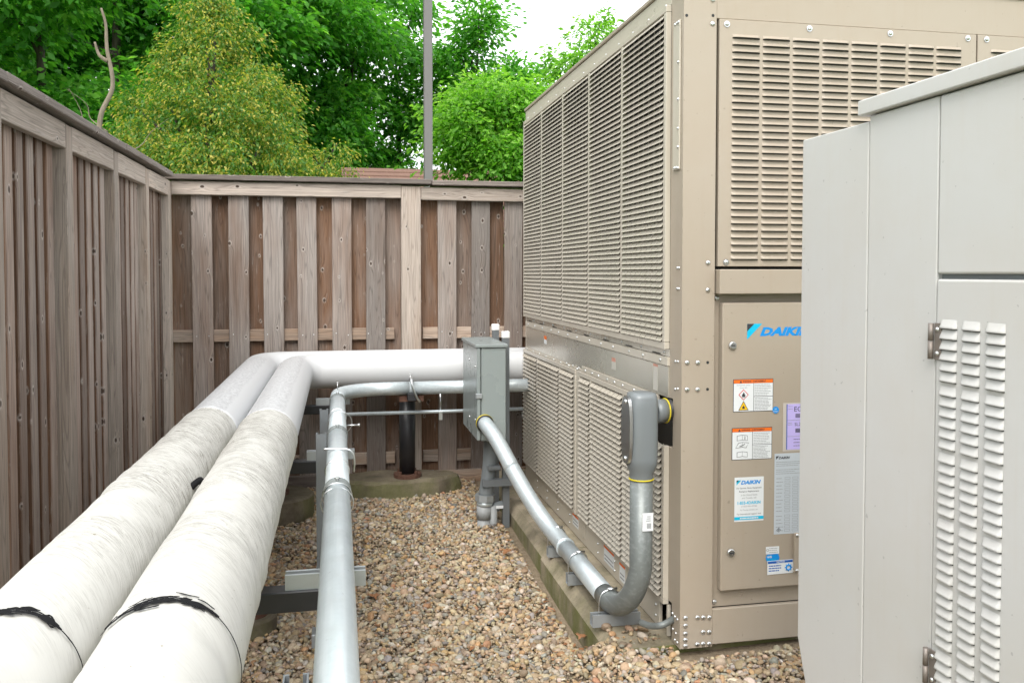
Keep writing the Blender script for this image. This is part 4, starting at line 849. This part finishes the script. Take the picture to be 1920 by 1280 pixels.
# front: header, louvred panels, bar, door, base
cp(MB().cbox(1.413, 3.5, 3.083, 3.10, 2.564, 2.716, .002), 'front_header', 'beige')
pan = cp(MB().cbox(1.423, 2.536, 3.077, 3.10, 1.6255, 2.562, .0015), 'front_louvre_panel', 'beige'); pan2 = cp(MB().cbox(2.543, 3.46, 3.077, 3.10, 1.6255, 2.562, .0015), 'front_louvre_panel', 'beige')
def hood(w, h, d, nu, nv, axis, mat, slot, pw=1.15):
    # pressed louvre: bulges out towards its open lower lip; the slot under the lip is dark
    v = []; f = []; us = (-1, -.90, -.72, -.25, .25, .72, .90, 1); nu = 7
    for j in range(nv+1):
        t = j/nv; b = d*t**pw
        for i in range(nu+1):
            u = us[i]; e = 0.0 if abs(u) > .99 else (.82 if abs(u) > .8 else 1.0); q = b*e; a = u*w/2; z = h*(1-t)
            v.append((a, -q, z) if axis == 'y' else (-q, -a, z))
    n = nu+1
    for j in range(nv):
        for i in range(nu): f.append((j*n+i, (j+1)*n+i, (j+1)*n+i+1, j*n+i+1))
    k = len(v); v += [(us[i]*w/2, -.0002, -slot) if axis == 'y' else (-.0002, -us[i]*w/2, -slot) for i in range(nu+1)]
    f2 = [(nv*n+i, k+i, k+i+1, nv*n+i+1) for i in range(nu)]
    m = MB(); m.add(v, f, True); m.add([], []); me = None
    m.F += [tuple(q) for q in f2]; m.S += [False]*len(f2)
    me = m.mesh('louvre', M[mat]); me.materials.append(M['dark_gap'])
    for p in range(len(f), len(f)+len(f2)): me.polygons[p].material_index = 1
    return me
FL = hood(.113, .0128, .0115, 8, 4, 'y', 'beige', .0040, .8)
for c in range(8):
    for r in range(32):
        x = 1.475+.0565+c*.1254; z = 2.494-r*.0271
        # hidden behind the grey generator in any near view: leave out
        if z < 1.64: continue
        if x > 1.84 and z < 1.95+(x-1.84)*.28-.12: continue
        place('louvre', FL, pan, (x, 3.0765, z))
for c in range(2):
    for r in range(6): place('louvre', FL, pan2, (2.66+c*.1254, 3.0765, 2.494-r*.0271))
WS = MB(); WS.tube([(0,0,0),(0,-.003,0)], .012, 14, True, False); WS.dome((0,-.003,0), (0,-1,0), .0085, .006, 10); WSm = WS.mesh('bolt', M['zinc'])
for (x, z) in ((1.452,2.543),(1.795,2.545),(2.145,2.545),(2.495,2.545),(2.582,2.545),(1.456,1.642)): bolt(x, 3.077, z, WSm)
cp(MB().cbox(1.418, 3.45, 3.045, 3.10, 1.520, 1.614, .003), 'front_bar', 'beige')
cp(MB().box(1.413, 3.45, 3.104, 3.12, .30, 1.52), 'door_recess', 'beige')
door = cp(MB().cbox(1.440, 2.36, 3.066, 3.103, .372, 1.486, .004), 'door', 'beige'); cp(MB().cbox(2.37, 3.44, 3.072, 3.103, .372, 1.486, .004), 'door', 'beige')
cp(MB().cbox(1.413, 3.5, 3.081, 3.10, .160, .299, .003), 'front_base_rail', 'beige')
for (x, z) in ((1.432,.318),(1.432,1.503)): bolt(x, 3.104, z)
for x in (1.553, 1.636): cp(MB().ring((x, 3.104, .336), (0,1,0), .013, .0006, 24, 6), 'knockout', 'beige')
DY = 3.066
for z in (1.323, .522):
    lk = cp(MB().tube([(1.480,DY,z),(1.480,DY-.006,z),(1.480,DY-.010,z)], [.0155,.0155,.0125], 24), 'lock', 'zinc', door)
    cp(MB().box(1.472,1.488,DY-.0112,DY-.0098,z-.0022,z+.0022), 'key_slot', 'ink', door)
hd = cp(MB().cbox(1.744,1.765,DY-.012,DY-.0005,.427,.584,.003), 'handle', 'beige', door)
for z in (.436,.575): cp(MB().dome((1.7545,DY-.012,z), (0,-1,0), .007, .004), 'screw', 'zinc', door)
# lettering and stickers
def sheet(poly, y, mat, parent, name='sticker', t=.0005):
    m = MB(); m.prism([(z, x) for x, z in poly], 1, y, y-t); return cp(m, name, mat, parent)
def rect(x0, x1, z0, z1, y, mat, parent=None, name='sticker', t=.0005, tilt=0.0):
    dz = (x1-x0)*math.tan(R(tilt)); return sheet([(x0,z0),(x1,z0+dz),(x1,z1+dz),(x0,z1)], y, mat, parent or door, name, t)
def text(s, x0, z0, h, mat, y, parent=None, width=None, bold=0.0, shear=0.0, align='L', name='lettering', frame='front'):
    cu = bpy.data.curves.new(name, 'FONT'); cu.body = s; cu.size = 1.0; cu.offset = bold; cu.shear = shear; cu.resolution_u = 2
    ob = bpy.data.objects.new(name, cu); me = bpy.data.meshes.new_from_object(ob); bpy.data.objects.remove(ob); bpy.data.curves.remove(cu)
    n = len(me.vertices); co = np.empty(n*3, np.float32); me.vertices.foreach_get('co', co); co = co.reshape(-1, 3)
    lo, hi = co.min(0), co.max(0); sy = h/(hi[1]-lo[1]); sx = width/(hi[0]-lo[0]) if width else sy
    X = (co[:,0]-lo[0])*sx; Z = (co[:,1]-lo[1])*sy; Wd = (hi[0]-lo[0])*sx
    if align == 'C': X -= Wd/2
    if frame == 'front': out = np.stack([x0+X, np.full(n, y), z0+Z], 1)
    else: out = np.stack([np.full(n, y), x0-X, z0+Z], 1)
    me.vertices.foreach_set('co', out.astype(np.float32).ravel()); me.materials.clear(); me.materials.append(M[mat]); me.update()
    return place(name, me, parent or door, (0,0,0))
def lines(x0, x1, z1, z0, n, y, mat='grey_ink', parent=None, th=.0018, seed=0):
    # rows of unreadably small print
    m = MB(); rr = random.Random(seed+int(z1*999))
    for k in range(n):
        z = z1-(z1-z0)*(k+.5)/n; x = x0; xe = x0+(x1-x0)*rr.uniform(.7, 1.0)
        while x < xe-.002:
            w = min(rr.uniform(.004, .014), xe-x); m.box(x, x+w, y-.0002, y, z-th/2, z+th/2); x += w+.0016
    return cp(m, 'small_print', mat, parent or door)
y1 = DY-.0003; y2 = DY-.0010; y3 = DY-.0017
sheet([(1.541,1.405),(1.603,1.405),(1.541,1.345)], y1, 'cyan', door, 'emblem'); sheet([(1.541,1.405),(1.570,1.405),(1.541,1.377)], y2, 'ink', door, 'emblem')
text('DAIKIN', 1.594, 1.357, .0345, 'blue', y1, width=.226, bold=.055, shear=.30)
def warning(x0, x1, z0, z1, tilt, kind):
    rect(x0, x1, z0, z1, y1, 'ink', name='sticker'); b = .0022
    xm = x0+(x1-x0)*.51; rect(x0+b, xm-.001, z0+b, z1-.0165, y2, 'paper'); zm = z0+(z1-z0)*.46
    rect(xm+.001, x1-b, zm+.001, z1-.0165, y2, 'paper'); rect(xm+.001, x1-b, z0+b, zm-.001, y2, 'paper'); rect(x0+b, x1-b, z1-.0155, z1-b, y2, 'orange')
    sheet([(x0+.026,z1-.0135),(x0+.036,z1-.0135),(x0+.031,z1-.0045)], y3, 'ink', door, 'warning_mark')
    text('WARNING / AVERTISSEMENT', x0+.039, z1-.0125, .0072, 'ink', y3, width=(x1-x0)*.58, bold=.02)
    lines(xm+.004, x1-.006, z1-.019, zm+.003, 7, y3, 'grey_ink'); lines(xm+.004, x1-.006, zm-.004, z0+.005, 9, y3, 'grey_ink')
    xc = (x0+xm)/2
    if kind == 1:
        text('Refrigerant Safety', xc, z1-.027, .0068, 'grey_ink', y3, width=.056, align='C'); text('Group A2L', xc, z1-.037, .0066, 'grey_ink', y3, width=.032, align='C')
        zc = z0+.066; sheet([(xc-.021,zc),(xc,zc-.021),(xc+.021,zc),(xc,zc+.021)], y3, 'red', door, 'hazard_diamond'); sheet([(xc-.0175,zc),(xc,zc-.0175),(xc+.0175,zc),(xc,zc+.0175)], y3-.0004, 'paper', door, 'hazard_diamond')
        fl = [(-.006,-.007),(.006,-.007),(.0075,-.001),(.004,.001),(.004,.005),(0,.011),(-.002,.005),(-.004,.003),(-.0055,.001),(-.0075,-.002)]
        sheet([(xc+a, zc+b_) for a, b_ in fl], y3-.0008, 'ink', door, 'flame_mark'); rect(xc-.007, xc+.007, zc-.0098, zc-.0082, y3-.0008, 'ink', name='flame_mark')
        zt = z0+.006; sheet([(xc-.021,zt),(xc+.021,zt),(xc,zt+.036)], y3, 'ink', door, 'hazard_triangle'); sheet([(xc-.0175,zt+.002),(xc+.0175,zt+.002),(xc,zt+.032)], y3-.0004, 'amber', door, 'hazard_triangle')
        sheet([(xc+a*.8, zt+.012+b_*.8) for a, b_ in fl], y3-.0008, 'ink', door, 'flame_mark')
    else:
        for k, zz in enumerate((z1-.040, z1-.068, z0+.020)):
            tl = .006 if k == 1 else 0
            sheet([(xc-.022+tl,zz+.010),(xc,zz+.013),(xc+.022+tl,zz+.010),(xc+.022-tl,zz-.010),(xc,zz-.007),(xc-.022-tl,zz-.010)], y3, 'ink', door, 'open_book_mark')
            sheet([(xc-.0205+tl,zz+.0085),(xc-.0006,zz+.0115),(xc-.0006,zz-.0055),(xc-.0205-tl,zz-.0085)], y3-.0004, 'paper', door, 'open_book_mark'); sheet([(xc+.0006,zz+.0115),(xc+.0205+tl,zz+.0085),(xc+.0205-tl,zz-.0085),(xc+.0006,zz-.0055)], y3-.0004, 'paper', door, 'open_book_mark')
            if k == 0: text('i', xc+.009, zz-.005, .013, 'ink', y3-.0012, bold=.03)
            if k == 1: sheet([(xc-.012,zz-.003),(xc-.010,zz-.005),(xc+.012,zz+.004),(xc+.010,zz+.006)], y3-.0008, 'ink', door, 'open_book_mark')
warning(1.485, 1.652, 1.066, 1.192, 0, 1); warning(1.481, 1.649, .880, 1.004, 1, 2)
cp(MB().tube([(1.663,DY-.0016,1.069),(1.663,DY-.0022,1.069)], .0135, 28, True, False), 'round_sticker', 'blue', door); text('UV', 1.663, 1.070, .005, 'paper', DY-.0026, align='C', bold=.02); text('PROTECT', 1.663, 1.0615, .004, 'paper', DY-.0026, align='C', width=.019, bold=.02)
# lilac sheet in a clear sleeve
rect(1.695, 1.93, .905, 1.095, y1, 'film', name='plastic_sleeve'); rect(1.710, 1.92, .912, 1.090, y2, 'lilac', name='paper_sheet'); rect(1.7095, 1.7125, .912, 1.090, y3, 'navy', name='paper_sheet')
text('EC', 1.742, 1.060, .020, 'ink', y3); text('SL2', 1.744, 1.004, .013, 'ink', y3); lines(1.716, 1.736, 1.086, 1.066, 2, y3, 'grey_ink'); lines(1.716, 1.736, 1.020, 1.006, 2, y3, 'grey_ink'); rect(1.712, 1.92, 1.0265, 1.0275, y3, 'grey_ink', name='rule'); rect(1.712, 1.92, .963, .964, y3, 'grey_ink', name='rule')
for k in range(6): rect(1.748+.004*k, 1.750+.004*k, 1.036, 1.052, y3, 'ink', name='bar'); rect(1.748+.004*k, 1.7505+.004*k, .978, .994, y3, 'ink', name='bar')
lines(1.74, 1.80, .958, .920, 3, y3, 'ink')
# silver rating plate
rect(1.661, 1.885, .581, .898, y1, 'silver', name='rating_plate')
sheet([(1.667,.888),(1.680,.888),(1.667,.875)], y2, 'ink', door, 'emblem'); text('DAIKIN', 1.678, .876, .010, 'ink', y2, width=.048, bold=.04, shear=.3)
lines(1.667, 1.80, .868, .846, 3, y2); lines(1.667, 1.78, .838, .815, 3, y2)
for k in range(15):
    z = .800-.0142*k if k < 10 else .640-.0+(14-k)*.0142-.045+.0; lines(1.669, 1.700, z+.004, z-.004, 1, y2, th=.0022, seed=k)
    m = MB()
    for (xa, xb) in ((1.705, 1.728), (1.738, 1.762)):
        m.box(xa,xb,y2-.0002,y2,z+.0036,z+.0046); m.box(xa,xb,y2-.0002,y2,z-.0046,z-.0036); m.box(xa,xa+.001,y2-.0002,y2,z-.0036,z+.0036); m.box(xb-.001,xb,y2-.0002,y2,z-.0036,z+.0036)
    cp(m, 'form_boxes', 'grey_ink', door)
sheet([(1.672,.598),(1.681,.589),(1.690,.598),(1.681,.607)], y2, 'ink', door, 'hazard_diamond'); sheet([(1.6745,.598),(1.681,.5915),(1.6875,.598),(1.681,.6045)], y3, 'silver', door, 'hazard_diamond'); rect(1.679,1.683,.5955,.602,y3-.0004,'ink',name='flame_mark')
# service sticker
rect(1.494, 1.616, .640, .812, y1, 'paper'); sheet([(1.502,.801),(1.522,.801),(1.502,.782)], y2, 'cyan', door, 'emblem'); sheet([(1.502,.801),(1.511,.801),(1.502,.792)], y3, 'ink', door, 'emblem')
text('DAIKIN', 1.520, .784, .0155, 'blue', y2, width=.084, bold=.045, shear=.3)
xc = 1.555
for (s, z, w, mt, bd) in (('For Service, Parts, Equipment', .765, .104, 'ink', .01), ('Rental or Replacement', .752, .082, 'ink', .015), ('in the United States', .739, .068, 'grey_ink', 0), ('and Canada, call', .727, .060, 'grey_ink', 0), ('1-833-4DAIKIN', .706, .096, 'cyan', .03), ('(1-833-432-4546)', .694, .066, 'grey_ink', 0), ('For Training schedules, see', .680, .072, 'grey_ink', 0), ('For International support, visit', .664, .100, 'ink', 0)):
    text(s, xc, z, .0125 if s[:2] == '1-' else .0078, mt, y2, align='C', width=w, bold=bd)
rect(1.494, 1.616, .6465, .6585, y2, 'cyan', name='colour_strip'); lines(1.517, 1.598, .6565, .6485, 1, y3, 'paper', th=.005)
rect(1.628, 1.684, .505, .534, y1, 'paper'); lines(1.642, 1.680, .531, .508, 3, y2, 'grey_ink'); cp(MB().ring((1.635, y2, .521), (0,1,0), .0045, .0006, 20, 6), 'round_mark', 'ink', door)
pl = [(1.633,.474),(1.680,.474),(1.686,.489),(1.680,.504),(1.633,.504),(1.627,.489)]; sheet(pl, y2, 'blue', door); text('AHRI', 1.633, .490, .009, 'paper', y3, width=.02, bold=.03); lines(1.632, 1.68, .487, .477, 2, y3, 'cyan')
rect(1.634, 1.744, .424, .478, y3, 'paper', tilt=1.0); rect(1.636, 1.742, .467, .476, y3-.0006, 'navy', tilt=1.0, name='colour_strip'); text('NOTICE', 1.690, .4695, .0062, 'paper', y3-.0012, align='C', width=.034, bold=.03)
lines(1.640, 1.700, .463, .434, 3, y3-.0006, 'navy', th=.004); cp(MB().ring((1.724, y3-.001, .448), (0,1,0), .0095, .003, 24, 6), 'round_mark', 'blue', door)
for k in range(8): cp(MB().box(-.0018,.0018,-.0004,0,.011,.016), 'gear_tooth', 'blue', door).location = (1.724, y3-.0006, .448); bpy.context.scene.collection.objects[-1].rotation_euler = (0, k*math.pi/4, 0)
# stickers on the machine's side
def srect(ya, yb, z0, z1, x, mat, name='sticker'): return cp(MB().box(x-.0006, x, ya, yb, z0, z1), name, mat)
srect(5.235,5.30,1.183,1.205,1.276,'orange'); srect(5.235,5.30,1.155,1.183,1.276,'paper'); srect(3.86,3.915,1.182,1.20,1.274,'faded_red'); srect(3.86,3.915,1.145,1.182,1.274,'faded_paper'); srect(3.315,3.365,1.218,1.228,1.274,'faded_red'); srect(3.315,3.365,1.12,1.218,1.274,'faded_paper')
for (ya, yb, z0, z1) in ((3.88,4.04,.185,.262),(3.72,3.80,.175,.255),(3.52,3.60,.19,.262),(4.50,4.62,.20,.262)): srect(ya, yb, z0, z1, 1.278, 'paper'); srect(ya, yb, z1-.010, z1+.0005, 1.2775, 'orange'); cp(MB().box(1.2770,1.2774,ya+.01,yb-.01,z0+.012,z0+.018).box(1.2770,1.2774,ya+.01,yb-.01,z0+.030,z0+.036), 'small_print', 'grey_ink')

# ------------------------------------------------------------------ light grey generator enclosure
ge = thing('generator_cabinet', 'light grey metal generator enclosure with louvred door in the right foreground', 'generator', (1.28, 1.2, 0)); GO = (-1.28, -1.2, 0)
def gp_(mb, name, mat, parent=None, bev=0.0, seg=3):
    o = mb.build(name, M[mat], parent or ge, GO if parent is None else (0,0,0))
    if bev:
        b = o.modifiers.new('edge', 'BEVEL'); b.width = bev; b.segments = seg; b.limit_method = 'ANGLE'
        for p in o.data.polygons: p.use_smooth = True
        w = o.modifiers.new('wn', 'WEIGHTED_NORMAL'); w.keep_sharp = False
    return o
gp_(MB().prism([(1.9145,.40),(2.10,.40),(2.175,.44),(2.222,.565),(2.222,1.972),(1.9145,1.972)], 0, 1.28, 2.25), 'end_hood', 'offwhite', bev=.004)
gp_(MB().box(1.2945, 2.24, -.6, 1.912, .30, 1.985), 'inner_frame', 'lb_grey'); gp_(MB().cbox(1.32, 2.22, -.5, 1.9, 0.0, .30, .01), 'skid_base', 'lb_grey')
gp_(MB().box(1.28, 1.30, 1.6615, 1.911, .30, 1.984), 'side_panel', 'offwhite', bev=.0035)
gp_(MB().box(1.279, 1.30, .30, 1.6585, 1.598, 1.984), 'upper_panel', 'offwhite', bev=.006)
gd = gp_(MB().box(1.2755, 1.2935, .80, 1.6555, .36, 1.587), 'louvred_door', 'offwhite', bev=.006)
gp_(MB().box(1.28, 1.30, -.6, .297, .30, 1.984), 'side_panel', 'offwhite', bev=.004)
gp_(MB().prism([(1.262,1.9865),(1.262,2.024),(1.75,2.06),(2.27,2.024),(2.27,1.9865)], 1, -.62, 1.936) if False else MB().prism([(1.9865,1.262),(2.024,1.262),(2.07,1.75),(2.024,2.27),(1.9865,2.27)], 1, -.62, 1.936), 'roof', 'offwhite', bev=.004)
GL = hood(.050, .0190, .0082, 8, 5, 'x', 'offwhite', .0026, 1.1)
z = 1.482; r = 0
while z > .42:
    for yc in (1.613, 1.5465, 1.4785): place('louvre', GL, gd, (1.2750, yc, z))
    r += 1; z -= .0227+(.0075 if r%6 == 0 else 0)
for zc in (1.452, .735):
    h = gp_(MB().cyl((1.2675,1.6605,zc-.039), (1.2675,1.6605,zc-.0006), .0060, 12).cyl((1.2675,1.6605,zc+.0006), (1.2675,1.6605,zc+.039), .0060, 12), 'hinge', 'hinge')
    gp_(MB().cbox(1.2715,1.2745,1.634,1.655,zc-.040,zc+.040,.001), 'hinge_leaf', 'hinge', h)
    for q in (-.026,.026): gp_(MB().dome((1.2715,1.6445,zc+q), (-1,0,0), .0055, .004), 'screw', 'zinc', h)
